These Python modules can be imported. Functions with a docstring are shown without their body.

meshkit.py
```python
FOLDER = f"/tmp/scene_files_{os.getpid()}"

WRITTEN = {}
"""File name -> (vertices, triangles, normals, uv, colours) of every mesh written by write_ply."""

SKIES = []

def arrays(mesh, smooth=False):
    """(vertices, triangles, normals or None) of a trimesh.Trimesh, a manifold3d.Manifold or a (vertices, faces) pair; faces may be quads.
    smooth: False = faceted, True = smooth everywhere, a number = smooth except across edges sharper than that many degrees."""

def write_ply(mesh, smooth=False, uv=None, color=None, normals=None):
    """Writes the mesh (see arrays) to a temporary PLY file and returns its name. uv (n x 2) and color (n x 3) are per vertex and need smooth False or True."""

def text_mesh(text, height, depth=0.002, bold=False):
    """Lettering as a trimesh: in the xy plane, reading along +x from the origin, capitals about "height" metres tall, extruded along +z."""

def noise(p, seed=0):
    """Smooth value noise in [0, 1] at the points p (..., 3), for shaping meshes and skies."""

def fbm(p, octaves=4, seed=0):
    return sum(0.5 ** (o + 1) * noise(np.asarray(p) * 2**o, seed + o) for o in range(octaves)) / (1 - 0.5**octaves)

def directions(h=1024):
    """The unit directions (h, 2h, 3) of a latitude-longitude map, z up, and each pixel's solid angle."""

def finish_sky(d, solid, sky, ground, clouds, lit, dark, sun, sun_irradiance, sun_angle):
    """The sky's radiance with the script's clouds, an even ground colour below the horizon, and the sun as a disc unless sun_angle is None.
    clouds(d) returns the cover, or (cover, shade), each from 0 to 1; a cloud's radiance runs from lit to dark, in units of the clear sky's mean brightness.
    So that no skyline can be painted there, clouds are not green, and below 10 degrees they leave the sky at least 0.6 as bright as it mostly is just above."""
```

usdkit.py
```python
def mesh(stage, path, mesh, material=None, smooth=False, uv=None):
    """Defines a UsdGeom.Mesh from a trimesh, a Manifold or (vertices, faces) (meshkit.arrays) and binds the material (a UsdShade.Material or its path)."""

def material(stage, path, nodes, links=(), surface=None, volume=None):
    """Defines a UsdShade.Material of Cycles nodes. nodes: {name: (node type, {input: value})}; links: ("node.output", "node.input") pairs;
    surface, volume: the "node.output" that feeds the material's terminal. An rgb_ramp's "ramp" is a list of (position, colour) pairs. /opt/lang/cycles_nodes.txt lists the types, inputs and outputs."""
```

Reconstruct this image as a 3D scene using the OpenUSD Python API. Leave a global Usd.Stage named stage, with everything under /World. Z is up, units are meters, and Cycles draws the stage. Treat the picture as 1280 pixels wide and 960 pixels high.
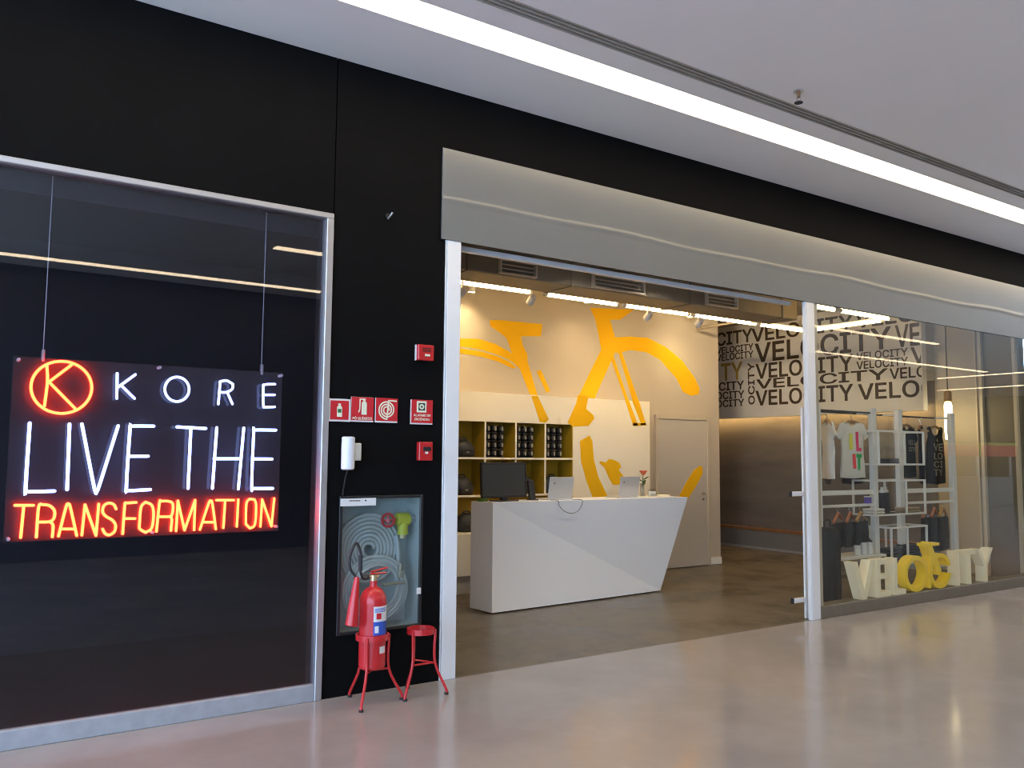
import math, random
import numpy as np
import trimesh
import manifold3d as m3
import usdkit, meshkit
from shapely.geometry import Polygon, LineString, Point, box as sbox
from shapely.ops import unary_union
from pxr import Usd, UsdGeom, UsdLux, UsdShade, Gf, Sdf

random.seed(7)
rng = np.random.default_rng(7)
stage = Usd.Stage.CreateInMemory()
UsdGeom.SetStageUpAxis(stage, UsdGeom.Tokens.z)
UsdGeom.SetStageMetersPerUnit(stage, 1.0)
world = UsdGeom.Xform.Define(stage, '/World')
stage.SetDefaultPrim(world.GetPrim())
UsdGeom.Scope.Define(stage, '/World/Looks')

# ---------------------------------------------------------------- camera
FL, YAW, PITCH, ROLL = 1060.2, 0.59658, 0.08461, 0.0085      # focal length in pixels of a 1280 wide picture, angles in radians
cam = UsdGeom.Camera.Define(stage, '/World/camera')
fw = np.array([math.sin(YAW) * math.cos(PITCH), math.cos(YAW) * math.cos(PITCH), math.sin(PITCH)])
r0 = np.array([math.cos(YAW), -math.sin(YAW), 0.0])
u0 = np.cross(r0, fw)
rt = r0 * math.cos(ROLL) + u0 * math.sin(ROLL)
up = np.cross(rt, fw)
M = Gf.Matrix4d(*[float(x) for x in (*rt, 0, *up, 0, *(-fw), 0, 0.0, -5.075, 1.5, 1)])
cam.AddTransformOp().Set(M)
cam.CreateHorizontalApertureAttr(36.0)
cam.CreateVerticalApertureAttr(27.0)
cam.CreateFocalLengthAttr(36.0 * FL / 1280)
cam.CreateClippingRangeAttr(Gf.Vec2f(0.05, 1000))
cam.CreateExposureAttr(0.0)

# ---------------------------------------------------------------- daylight (enters through the open left end of the mall)
dome = UsdLux.DomeLight.Define(stage, '/World/daylight')
dome.CreateColorAttr(Gf.Vec3f(0.52, 0.78, 1.15))
dome.CreateIntensityAttr(2.0)
STRIP_L = 12.5        # radiance of the mall's ceiling strips
TUBE_L = 19.0        # radiance of the shop's warm tubes
SPOT_L = 1000.0       # radiance of the shop's small spotlights

# ---------------------------------------------------------------- helpers
used = {}
def numbered(path):
    n = used.get(path, -1) + 1
    used[path] = n
    return path if n == 0 else f'{path}_{n:03d}'

def path_of(parent):
    return '/World' if parent is None else str(parent.GetPath())

def cdata(p, label=None, cat=None, group=None, kind=None):
    for k, v in (('label', label), ('category', cat), ('group', group), ('kind', kind)):
        if v:
            p.SetCustomDataByKey(k, v)
    return p

def obj(name, mesh, material, parent=None, smooth=False, label=None, cat=None, group=None, kind=None):
    """one Mesh prim, top-level or a part"""
    path = numbered(path_of(parent) + '/' + name)
    p = usdkit.mesh(stage, path, mesh, material, smooth=smooth).GetPrim()
    return cdata(p, label, cat, group, kind)

def thing(name, label, cat, loc=(0, 0, 0), rz=0.0, group=None, kind=None, parent=None):
    x = UsdGeom.Xform.Define(stage, numbered(path_of(parent) + '/' + name))
    x.AddTranslateOp().Set(Gf.Vec3d(*[float(v) for v in loc]))
    x.AddRotateZOp().Set(float(math.degrees(rz)))
    return cdata(x.GetPrim(), label, cat, group, kind)

def copy_of(src, label, loc, rz=0.0, group=None):
    was = src.GetCustomData()
    base = src.GetName()
    if base[-4:-3] == '_' and base[-3:].isdigit():
        base = base[:-4]
    x = UsdGeom.Xform.Define(stage, numbered('/World/' + base))
    x.AddTranslateOp().Set(Gf.Vec3d(*[float(v) for v in loc]))
    x.AddRotateZOp().Set(float(math.degrees(rz)))
    p = x.GetPrim()
    p.GetReferences().AddInternalReference(src.GetPath())
    p.SetInstanceable(True)
    cdata(p, label, was['category'], group or was.get('group'))
    return p

def struct(name, mesh, material, **k):
    return obj(name, mesh, material, kind='structure', **k)

cat_ = trimesh.util.concatenate
def bx(x0, x1, y0, y1, z0, z1, c=0.0):
    """box by its bounds, optionally with chamfered edges"""
    e = np.array([x1 - x0, y1 - y0, z1 - z0], float)
    ctr = ((x0 + x1) / 2, (y0 + y1) / 2, (z0 + z1) / 2)
    c = min(c, 0.45 * e.min())
    if c <= 0:
        b = trimesh.creation.box(e)
    else:
        h = e / 2
        pts = []
        for k in range(3):
            for s in np.ndindex(2, 2, 2):
                v = h - c
                v = v.copy(); v[k] = h[k]
                pts.append(v * (np.array(s) * 2 - 1))
        b = trimesh.Trimesh(*hull(pts), process=False)
    b.apply_translation(ctr)
    return b

def hull(pts):
    m = m3.Manifold.hull_points(np.asarray(pts, np.float64)).to_mesh()
    return np.array(m.vert_properties[:, :3]), np.array(m.tri_verts)

def tube(pts, r, sides=10, closed=False, cap=True):
    """round bar along a polyline with mitred joints"""
    p = np.asarray(pts, float)
    n = len(p)
    if closed:
        t = np.roll(p, -1, 0) - np.roll(p, 1, 0)
    else:
        t = np.gradient(p, axis=0)
        d = np.diff(p, axis=0)
        d /= np.linalg.norm(d, axis=1, keepdims=True) + 1e-12
        for i in range(1, n - 1):
            t[i] = d[i - 1] + d[i]
    t /= np.linalg.norm(t, axis=1, keepdims=True) + 1e-12
    rr = np.broadcast_to(r, (n,))
    ref = np.array([0, 0, 1.0]) if abs(t[0][2]) < 0.9 else np.array([1.0, 0, 0])
    a = np.cross(t[0], ref); a /= np.linalg.norm(a)
    rings = []
    ang = np.arange(sides) * 2 * np.pi / sides
    for i in range(n):
        a = a - t[i] * (a @ t[i]); a /= np.linalg.norm(a) + 1e-12
        b = np.cross(t[i], a)
        rings.append(p[i] + rr[i] * (np.cos(ang)[:, None] * a + np.sin(ang)[:, None] * b))
    v = np.vstack(rings)
    f = []
    m = n if closed else n - 1
    for i in range(m):
        j = (i + 1) % n
        for k in range(sides):
            l = (k + 1) % sides
            f += [[i * sides + k, i * sides + l, j * sides + l], [i * sides + k, j * sides + l, j * sides + k]]
    if not closed and cap:
        v = np.vstack([v, p[0], p[-1]])
        c0, c1 = len(v) - 2, len(v) - 1
        for k in range(sides):
            l = (k + 1) % sides
            f += [[c0, l, k], [c1, (n - 1) * sides + k, (n - 1) * sides + l]]
    return trimesh.Trimesh(v, np.array(f), process=False)

def smooth_path(pts, n=6):
    """Catmull-Rom through the points"""
    p = np.asarray(pts, float)
    q = np.vstack([2 * p[0] - p[1], p, 2 * p[-1] - p[-2]])
    out = []
    for i in range(1, len(q) - 2):
        for s in np.linspace(0, 1, n, endpoint=False):
            a, b, c, d = q[i - 1], q[i], q[i + 1], q[i + 2]
            out.append(0.5 * (2 * b + (c - a) * s + (2 * a - 5 * b + 4 * c - d) * s ** 2 + (3 * b - a - 3 * c + d) * s ** 3))
    out.append(p[-1])
    return np.array(out)

def lathe(profile, n=24):
    """profile: (radius, z) pairs bottom to top"""
    pr = np.asarray(profile, float)
    a = np.arange(n) * 2 * np.pi / n
    v = np.concatenate([np.stack([r * np.cos(a), r * np.sin(a), np.full(n, z)], 1) for r, z in pr])
    f = []
    for i in range(len(pr) - 1):
        for k in range(n):
            l = (k + 1) % n
            f += [[i * n + k, i * n + l, (i + 1) * n + l], [i * n + k, (i + 1) * n + l, (i + 1) * n + k]]
    v = np.vstack([v, [0, 0, pr[0][1]], [0, 0, pr[-1][1]]])
    for k in range(n):
        l = (k + 1) % n
        f += [[len(v) - 2, l, k], [len(v) - 1, (len(pr) - 1) * n + k, (len(pr) - 1) * n + l]]
    return trimesh.Trimesh(v, np.array(f), process=False)

def move(m, d=(0, 0, 0), rx=0, ry=0, rz=0):
    m = m.copy()
    T = trimesh.transformations
    if rx: m.apply_transform(T.rotation_matrix(rx, [1, 0, 0]))
    if ry: m.apply_transform(T.rotation_matrix(ry, [0, 1, 0]))
    if rz: m.apply_transform(T.rotation_matrix(rz, [0, 0, 1]))
    m.apply_translation(d)
    return m

def extrude(poly, depth):
    """shapely shape -> solid in xy, 0..depth in z"""
    gs = [g for g in getattr(poly, 'geoms', [poly]) if g.geom_type == 'Polygon' and g.area > 1e-9]
    return cat_([trimesh.creation.extrude_polygon(g, depth, engine='earcut') for g in gs])

XZ = np.array([[1, 0, 0, 0], [0, 0, -1, 0], [0, 1, 0, 0], [0, 0, 0, 1.0]])      # shape's y becomes z, extrusion comes out towards -y
def flat(poly, y, depth):
    """shape drawn in (x, z) stuck on the plane y, thickness towards the viewer (-y)"""
    m = extrude(poly, depth)
    m.apply_transform(XZ)
    m.apply_translation((0, y, 0))
    return m

def text_xz(s, x0, x1, z0, h, y, depth=0.002, bold=True):
    m = meshkit.text_mesh(s, h, depth, bold)
    b = m.bounds
    m.apply_translation((-b[0][0], 0, 0))
    m.apply_scale([(x1 - x0) / (b[1][0] - b[0][0]), 1, 1])
    m.apply_transform(XZ)
    m.apply_translation((x0, y, z0))
    return m

def ring_poly(cx, cz, r0, r1, n=40):
    return Point(cx, cz).buffer(r1, n).difference(Point(cx, cz).buffer(r0, n))

# ---------------------------------------------------------------- materials
def mat(name, color, rough=0.5, metal=0.0, spec=0.5, coat=0.0, vary=0.0, scale=6.0, bump=0.0, bscale=60.0, color2=None, stretch=None, emit=None, detail=4, rvary=0.0):
    nodes = {'p': ('principled_bsdf', {'base_color': color, 'roughness': rough, 'metallic': metal, 'specular_ior_level': spec, 'coat_weight': coat})}
    links = []
    if emit:
        nodes['p'][1]['emission_color'] = emit[0]; nodes['p'][1]['emission_strength'] = emit[1]
    if vary or bump or rvary:
        nodes['tc'] = ('texture_coordinate', {})
        nodes['mp'] = ('mapping', {'scale': stretch or (1, 1, 1)})
        links.append(('tc.object', 'mp.vector'))
    if vary or rvary:
        nodes['n'] = ('noise_texture', {'scale': scale, 'detail': detail, 'roughness': 0.6})
        links.append(('mp.vector', 'n.vector'))
    if vary:
        c = np.array(color, float)
        d = np.array(color2, float) if color2 is not None else c * (1 - vary)
        nodes['r'] = ('rgb_ramp', {'ramp': [(0.3, tuple(d)), (0.7, tuple(c if color2 is not None else np.clip(c * (1 + 0.4 * vary), 0, 1)))]})
        links += [('n.fac', 'r.fac'), ('r.color', 'p.base_color')]
    if rvary:
        nodes['mr'] = ('map_range', {'from_min': 0.3, 'from_max': 0.7, 'to_min': max(rough - rvary, 0.02), 'to_max': rough + rvary})
        links += [('n.fac', 'mr.value'), ('mr.result', 'p.roughness')]
    if bump:
        nodes['bn'] = ('noise_texture', {'scale': bscale, 'detail': 3})
        nodes['b'] = ('bump', {'strength': bump, 'distance': 0.01})
        links += [('mp.vector', 'bn.vector'), ('bn.fac', 'b.height'), ('b.normal', 'p.normal')]
    return usdkit.material(stage, '/World/Looks/' + name, nodes, links, surface='p.BSDF')

def emitter(name, color, strength):
    return usdkit.material(stage, '/World/Looks/' + name, {'e': ('emission', {'color': color, 'strength': strength})}, surface='e.emission')

def pane(name, tint, f0=0.04, gain=0.96):
    """clear sheet: mirror share by Schlick's law from the facing ratio (the same on both faces of the sheet)"""
    nodes = {'t': ('transparent_bsdf', {'color': tint}), 'g': ('glossy_bsdf', {'color': (1, 1, 1), 'roughness': 0.0}), 'l': ('layer_weight', {'blend': 0.5}),
             'w': ('math', {'math_type': 'power', 'value2': 5.0}), 'k': ('math', {'math_type': 'multiply_add', 'value2': gain, 'value3': f0, 'use_clamp': True}), 'm': ('mix_closure', {})}
    return usdkit.material(stage, '/World/Looks/' + name, nodes, [('l.facing', 'w.value1'), ('w.value', 'k.value1'), ('k.value', 'm.fac'), ('t.BSDF', 'm.closure1'), ('g.BSDF', 'm.closure2')], surface='m.closure')
WALLM = [[[5.393,3.109], [5.539,3.125], [6.168,3.134], [6.148,2.98], [5.844,2.954], [5.872,2.852], [5.942,2.742], [5.949,2.649], [6.087,2.277], [6.14,2.159], [6.013,2.183], [5.977,2.272], [5.83,2.562], [5.778,2.593], [5.707,2.76], [5.638,2.913], [5.528,2.978], [5.401,3.039]], [[4.669,2.814], [5.001,2.853], [5.226,2.873], [5.476,2.831], [5.666,2.756], [5.8,2.687], [5.813,2.583], [5.672,2.656], [5.498,2.706], [5.295,2.743], [5.096,2.761], [4.998,2.758], [4.827,2.749], [4.67,2.736]], [[4.671,2.709], [4.999,2.739], [5.284,2.723], [5.51,2.683], [5.672,2.632], [5.778,2.571], [5.737,2.551], [5.519,2.621], [5.294,2.662], [5.004,2.683], [4.672,2.663]], [[6.085,2.538], [6.147,2.563], [6.299,2.308], [6.236,2.284]], [[6.933,3.42], [7.692,3.475], [7.447,3.315], [7.272,3.297], [7.359,3.072], [7.623,3.104], [7.941,3.115], [8.291,3.014], [8.601,2.844], [8.849,2.614], [8.934,2.476], [8.92,2.394], [8.769,2.361], [8.61,2.406], [8.479,2.593], [8.171,2.831], [7.916,2.916], [7.622,2.924], [7.478,2.882], [7.487,2.866], [7.812,2.155], [7.697,2.172], [7.423,2.861], [7.359,2.873], [6.967,2.174], [6.679,2.162], [6.749,2.267], [6.933,2.582], [7.123,2.89], [7.059,3.145], [7.017,3.289]], [[7.272,2.817], [7.325,2.838], [7.619,2.19], [7.558,2.198]]]
PANM = [[[5.793,2.206], [5.886,2.215], [6.053,1.938], [6.004,1.897], [5.921,1.905]], [[6.491,2.248], [6.68,2.257], [6.651,2.207], [6.625,2.087], [6.742,2.01], [6.755,1.969], [6.664,1.877], [6.422,1.861], [6.334,1.907], [6.472,2.159]], [[7.376,2.239], [7.493,2.239], [7.628,1.913], [7.533,1.909], [7.529,1.945]], [[7.259,2.234], [7.321,2.236], [7.486,1.899], [7.401,1.897]], [[7.395,1.936], [7.617,1.938], [7.631,1.907], [7.401,1.897]], [[6.528,1.688], [6.68,1.761], [6.724,1.692], [6.751,1.457], [6.822,1.249], [6.969,1.013], [7.042,0.913], [6.796,0.919], [6.725,1.009], [6.627,1.209], [6.546,1.442]], [[6.832,1.429], [6.86,1.443], [6.942,1.43], [6.988,1.472], [7.07,1.465], [7.173,1.423], [7.193,1.374], [7.154,1.332], [7.249,1.246], [7.377,1.147], [7.056,1.151], [6.988,1.241], [6.924,1.36]]]
DOORM = [[[8.946,1.369], [8.945,1.275], [8.809,1.103], [8.675,0.957], [8.593,0.87], [8.425,0.874], [8.481,0.971], [8.612,1.152], [8.768,1.322], [8.881,1.385]]]
NEON = {"KC":[[[0.486,1.967], [0.493,1.882], [0.485,1.749]], [[0.607,1.982], [0.499,1.879]], [[0.502,1.879], [0.634,1.741]]],"K":[[[0.839,1.948], [0.843,1.806]], [[0.935,1.947], [0.847,1.87]], [[0.866,1.878], [0.936,1.81]]],"R":[[[1.407,1.797], [1.413,1.934], [1.45,1.942], [1.489,1.923], [1.486,1.892], [1.452,1.871], [1.414,1.869]], [[1.457,1.871], [1.491,1.801]]],"E":[[[1.75,1.936], [1.685,1.93], [1.677,1.913], [1.681,1.801], [1.693,1.79], [1.753,1.794]], [[1.683,1.866], [1.75,1.869]]],"L":[[[0.42,1.654], [0.418,1.303], [0.428,1.288], [0.555,1.289]]],"I":[[[0.611,1.654], [0.616,1.296]]],"V":[[[0.672,1.656], [0.751,1.301], [0.761,1.29], [0.77,1.297], [0.857,1.651]]],"E2":[[[1.046,1.654], [0.929,1.651], [0.92,1.634], [0.915,1.305], [0.928,1.286], [1.043,1.29]], [[0.92,1.48], [1.023,1.481]]],"T":[[[1.175,1.653], [1.339,1.648]], [[1.253,1.643], [1.251,1.294]]],"H":[[[1.403,1.654], [1.391,1.292]], [[1.565,1.657], [1.545,1.286]], [[1.394,1.468], [1.55,1.469]]],"E3":[[[1.765,1.648], [1.635,1.646], [1.627,1.633], [1.626,1.3], [1.644,1.288], [1.757,1.286]], [[1.629,1.468], [1.747,1.468]]],"t1":[[[0.373,1.217], [0.459,1.215]], [[0.414,1.213], [0.408,1.047]]],"r1":[[[0.481,1.046], [0.484,1.205], [0.504,1.217], [0.537,1.21], [0.56,1.183], [0.56,1.146], [0.541,1.126], [0.487,1.125]], [[0.541,1.125], [0.557,1.105], [0.557,1.044]]],"a1":[[[0.586,1.046], [0.616,1.205], [0.626,1.217], [0.635,1.204], [0.675,1.045]], [[0.594,1.084], [0.665,1.081]]],"n1":[[[0.7,1.047], [0.708,1.212], [0.771,1.041], [0.777,1.214]]],"s1":[[[0.867,1.184], [0.854,1.209], [0.827,1.218], [0.803,1.203], [0.799,1.169], [0.818,1.144], [0.851,1.122], [0.868,1.094], [0.864,1.059], [0.838,1.041], [0.816,1.051], [0.803,1.075]]],"f1":[[[0.971,1.218], [0.915,1.216], [0.911,1.204], [0.907,1.045]], [[0.908,1.129], [0.968,1.127]]],"o1":[[[0.993,1.082], [0.997,1.188], [1.02,1.219], [1.055,1.2], [1.066,1.15], [1.06,1.072], [1.028,1.047], [0.997,1.067], [0.993,1.082]]],"r2":[[[1.086,1.05], [1.096,1.214], [1.106,1.222], [1.154,1.219], [1.171,1.197], [1.168,1.147], [1.154,1.133], [1.093,1.134]], [[1.154,1.133], [1.167,1.118], [1.165,1.052]]],"m1":[[[1.194,1.049], [1.197,1.222], [1.241,1.051], [1.294,1.224], [1.295,1.05]]],"a2":[[[1.328,1.051], [1.374,1.207], [1.383,1.213], [1.393,1.207], [1.42,1.05]], [[1.342,1.094], [1.404,1.091]]],"t2":[[[1.417,1.221], [1.52,1.219]], [[1.469,1.218], [1.464,1.056]]],"i2":[[[1.547,1.222], [1.544,1.061]]],"o2":[[[1.598,1.073], [1.597,1.194], [1.615,1.224], [1.646,1.22], [1.657,1.185], [1.654,1.071], [1.625,1.046], [1.598,1.073]]],"n2":[[[1.688,1.055], [1.693,1.219], [1.757,1.054], [1.769,1.224]]]}


MAT = {}
MAT['mall_floor'] = mat('mall_floor', (0.355, 0.325, 0.31), 0.14, spec=0.5, vary=0.10, scale=1.3, rvary=0.05)
MAT['shop_floor'] = mat('shop_floor', (0.145, 0.122, 0.09), 0.32, vary=0.35, scale=1.6, detail=6, rvary=0.10)
MAT['ceiling'] = mat('ceiling_paint', (0.88, 0.83, 0.79), 0.85, vary=0.03, scale=0.7)
MAT['black_wall'] = mat('black_wall_paint', (0.005, 0.005, 0.0055), 0.7, spec=0.06, vary=0.2, scale=2)
MAT['kerb'] = mat('kerb_stone', (0.36, 0.36, 0.38), 0.55, vary=0.12, scale=14)
MAT['alu'] = mat('brushed_aluminium', (0.55, 0.55, 0.57), 0.48, metal=0.85)
MAT['white_metal'] = mat('white_lacquer', (0.80, 0.81, 0.82), 0.3, coat=0.2)
MAT['header'] = mat('grey_shutter_metal', (0.175, 0.185, 0.185), 0.27, metal=0.1, spec=0.6, vary=0.06, scale=1.2)
MAT['dark_slot'] = mat('dark_slot', (0.03, 0.03, 0.03), 0.7)
MAT['shop_wall'] = mat('shop_wall_paint', (0.52, 0.455, 0.365), 0.75, vary=0.04, scale=0.8)
MAT['shop_ceiling'] = mat('shop_ceiling_paint', (0.42, 0.37, 0.30), 0.85, vary=0.12, scale=1.5)
MAT['panel_white'] = mat('lettered_panel_paint', (0.82, 0.77, 0.69), 0.7)
MAT['cream'] = mat('cream_laminate', (0.88, 0.80, 0.64), 0.5)
MAT['mural'] = mat('yellow_mural_paint', (0.86, 0.47, 0.006), 0.7, spec=0.2)
MAT['yellow'] = mat('yellow_board', (0.42, 0.27, 0.015), 0.5)
MAT['door'] = mat('grey_door_paint', (0.50, 0.455, 0.40), 0.5)
MAT['concrete'] = mat('concrete_panel', (0.17, 0.155, 0.145), 0.6, vary=0.3, scale=1.2, stretch=(1, 0.5, 3), detail=6)
MAT['plinth'] = mat('grey_plinth', (0.20, 0.20, 0.20), 0.35)
MAT['brown'] = mat('brown_edge', (0.26, 0.13, 0.06), 0.5)
MAT['text_dark'] = mat('dark_brown_lettering', (0.075, 0.048, 0.022), 0.6)
MAT['text_gold'] = mat('gold_lettering', (0.42, 0.29, 0.05), 0.6)
MAT['duct'] = mat('beige_duct', (0.26, 0.215, 0.155), 0.5, vary=0.08)
MAT['slat'] = mat('vent_slat', (0.45, 0.40, 0.33), 0.6)
MAT['grille'] = mat('cream_grille', (0.62, 0.54, 0.42), 0.5)
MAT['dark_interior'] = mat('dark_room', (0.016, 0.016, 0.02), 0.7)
MAT['counter'] = mat('white_counter_laminate', (0.90, 0.90, 0.90), 0.4)
MAT['red'] = mat('red_enamel', (0.55, 0.018, 0.022), 0.35, coat=0.3)
MAT['signred'] = mat('sign_red', (0.56, 0.015, 0.025), 0.5)
MAT['glow_cream'] = mat('sign_cream', (0.78, 0.80, 0.62), 0.6)
MAT['sign_white'] = mat('sign_white', (0.75, 0.72, 0.72), 0.6)
MAT['sign_green'] = mat('sign_green', (0.02, 0.16, 0.05), 0.6)
MAT['dark_green'] = mat('sign_dark', (0.03, 0.05, 0.04), 0.6)
MAT['white_plastic'] = mat('white_plastic', (0.74, 0.76, 0.80), 0.4)
MAT['cream_plastic'] = mat('cream_plastic', (0.62, 0.61, 0.54), 0.5)
MAT['black_plastic'] = mat('black_plastic', (0.02, 0.02, 0.022), 0.35)
MAT['black_rubber'] = mat('black_rubber', (0.018, 0.018, 0.02), 0.55)
MAT['cab_paint'] = mat('cabinet_paint', (0.50, 0.54, 0.53), 0.5, vary=0.08)
MAT['hose'] = mat('canvas_hose', (0.52, 0.55, 0.54), 0.85, bump=0.3, bscale=300)
MAT['valve_yellow'] = mat('valve_yellow', (0.60, 0.60, 0.06), 0.45)
MAT['brass'] = mat('brass', (0.75, 0.60, 0.35), 0.35, metal=0.9)
MAT['chrome'] = mat('chrome', (0.75, 0.75, 0.76), 0.15, metal=1.0)
MAT['label_white'] = mat('label_white', (0.75, 0.75, 0.74), 0.5)
MAT['label_blue'] = mat('label_blue', (0.03, 0.10, 0.50), 0.5)
MAT['letter_cream'] = mat('cream_letter_added_glow', (0.85, 0.78, 0.62), 0.4, emit=((1.0, 0.84, 0.52), 0.13))  # faint emission added to lift the window letters; leaflets and tray glow too
MAT['letter_yellow'] = mat('yellow_letter_added_glow', (0.92, 0.66, 0.02), 0.35, emit=((1.0, 0.66, 0.02), 0.12))  # same added emission brightening the yellow letters
MAT['cloth_white'] = mat('white_cotton', (0.70, 0.70, 0.68), 0.9, bump=0.1, bscale=200)
MAT['cloth_black'] = mat('black_cotton', (0.022, 0.021, 0.020), 0.9)
MAT['cloth_grey'] = mat('grey_cotton', (0.06, 0.055, 0.06), 0.9)
MAT['cloth_plum'] = mat('plum_cotton', (0.05, 0.025, 0.035), 0.9)
MAT['cloth_beige'] = mat('beige_cotton', (0.36, 0.29, 0.20), 0.9, vary=0.1, scale=20)
MAT['print_grey'] = mat('grey_print', (0.30, 0.28, 0.24), 0.8)
MAT['p_yellow'] = mat('yellow_print', (0.75, 0.75, 0.10), 0.7)
MAT['p_pink'] = mat('pink_print', (0.78, 0.05, 0.16), 0.7)
MAT['p_red'] = mat('red_print', (0.80, 0.06, 0.06), 0.7)
MAT['p_green'] = mat('green_print', (0.02, 0.42, 0.10), 0.7)
MAT['wood'] = mat('hanger_wood', (0.46, 0.26, 0.11), 0.5, vary=0.3, scale=8, stretch=(1, 1, 8))
MAT['wood_red'] = mat('reddish_hanger_wood', (0.42, 0.15, 0.08), 0.5, vary=0.3, scale=8, stretch=(1, 1, 8))
MAT['laptop'] = mat('laptop_silver', (0.62, 0.61, 0.60), 0.35, metal=0.3)
MAT['screen'] = mat('dark_screen_back', (0.035, 0.037, 0.035), 0.4)
MAT['green_leaf'] = mat('leaf_green', (0.05, 0.11, 0.03), 0.6)
MAT['petal'] = mat('coral_petal', (0.80, 0.17, 0.08), 0.6)
MAT['clear'] = pane('clear_plastic', (0.88, 0.88, 0.86))
MAT['pane_dark'] = pane('dark_tinted_glass', (0.82, 0.82, 0.86), 0.045)
MAT['pane_shop'] = pane('shop_glass', (0.90, 0.91, 0.88), 0.03, 0.6)
MAT['pane_cab'] = pane('cabinet_glass', (0.90, 0.93, 0.93))
MAT['acrylic'] = mat('smoked_acrylic', (0.055, 0.05, 0.054), 0.06, spec=0.5)
MAT['strip'] = emitter('ceiling_strip_glow', (1.0, 0.79, 0.52), STRIP_L)
MAT['tube'] = emitter('warm_tube_glow', (1.0, 0.65, 0.25), TUBE_L)
MAT['spot'] = emitter('warm_spot_glow', (1.0, 0.74, 0.40), SPOT_L)
MAT['spot_soft'] = emitter('soft_spot_glow', (1.0, 0.74, 0.40), 520.0)
MAT['added_spot_wash'] = emitter('added_wall_washer_glow', (1.0, 0.78, 0.48), 2600.0)
MAT['added_spot_counter'] = emitter('added_counter_spot_glow', (1.0, 0.93, 0.82), 1700.0)
MAT['cove'] = emitter('amber_cove_glow', (1.0, 0.62, 0.22), 40.0)
MAT['bulb'] = emitter('warm_bulb_glow', (1.0, 0.80, 0.45), 12.0)
MAT['neon_red'] = emitter('red_neon_glow', (46.0, 1.6, 0.40), 1.0)
MAT['neon_white'] = emitter('white_neon_glow', (2.0, 2.7, 6.0), 1.0)
MAT['opposite'] = mat('opposite_facade', (0.05, 0.045, 0.045), 0.6, vary=0.3, scale=0.6)
MAT['opposite_light'] = mat('opposite_column', (0.30, 0.28, 0.26), 0.6)

CZ = 4.084          # mall ceiling
# ================================================================ THE SETTING: mall
struct('floor', bx(-6, 36, -16, 0, -0.12, 0), MAT['mall_floor'])
ceil = thing('ceiling', None, None, kind='structure')
obj('plaster', cat_([bx(-6, 36, -0.67, 0.3, CZ, CZ + 0.12), bx(-6, 36, -1.12, -0.93, CZ, CZ + 0.12), bx(-6, 36, -16, -1.245, CZ, CZ + 0.12),
                     bx(-6, 36, -1.245, -1.12, CZ + 0.08, CZ + 0.12), bx(-6, 36, -0.93, -0.67, CZ + 0.08, CZ + 0.12)]), MAT['ceiling'], ceil)
s = thing('strip_light', 'bright white recessed strip light running along the mall ceiling beside the black wall', 'ceiling light')
obj('diffuser', bx(-5.9, 34, -0.925, -0.675, CZ + 0.006, CZ + 0.02), MAT['strip'], s)
obj('housing', bx(-5.9, 34, -0.93, -0.67, CZ + 0.03, CZ + 0.08), MAT['white_metal'], s)
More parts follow.
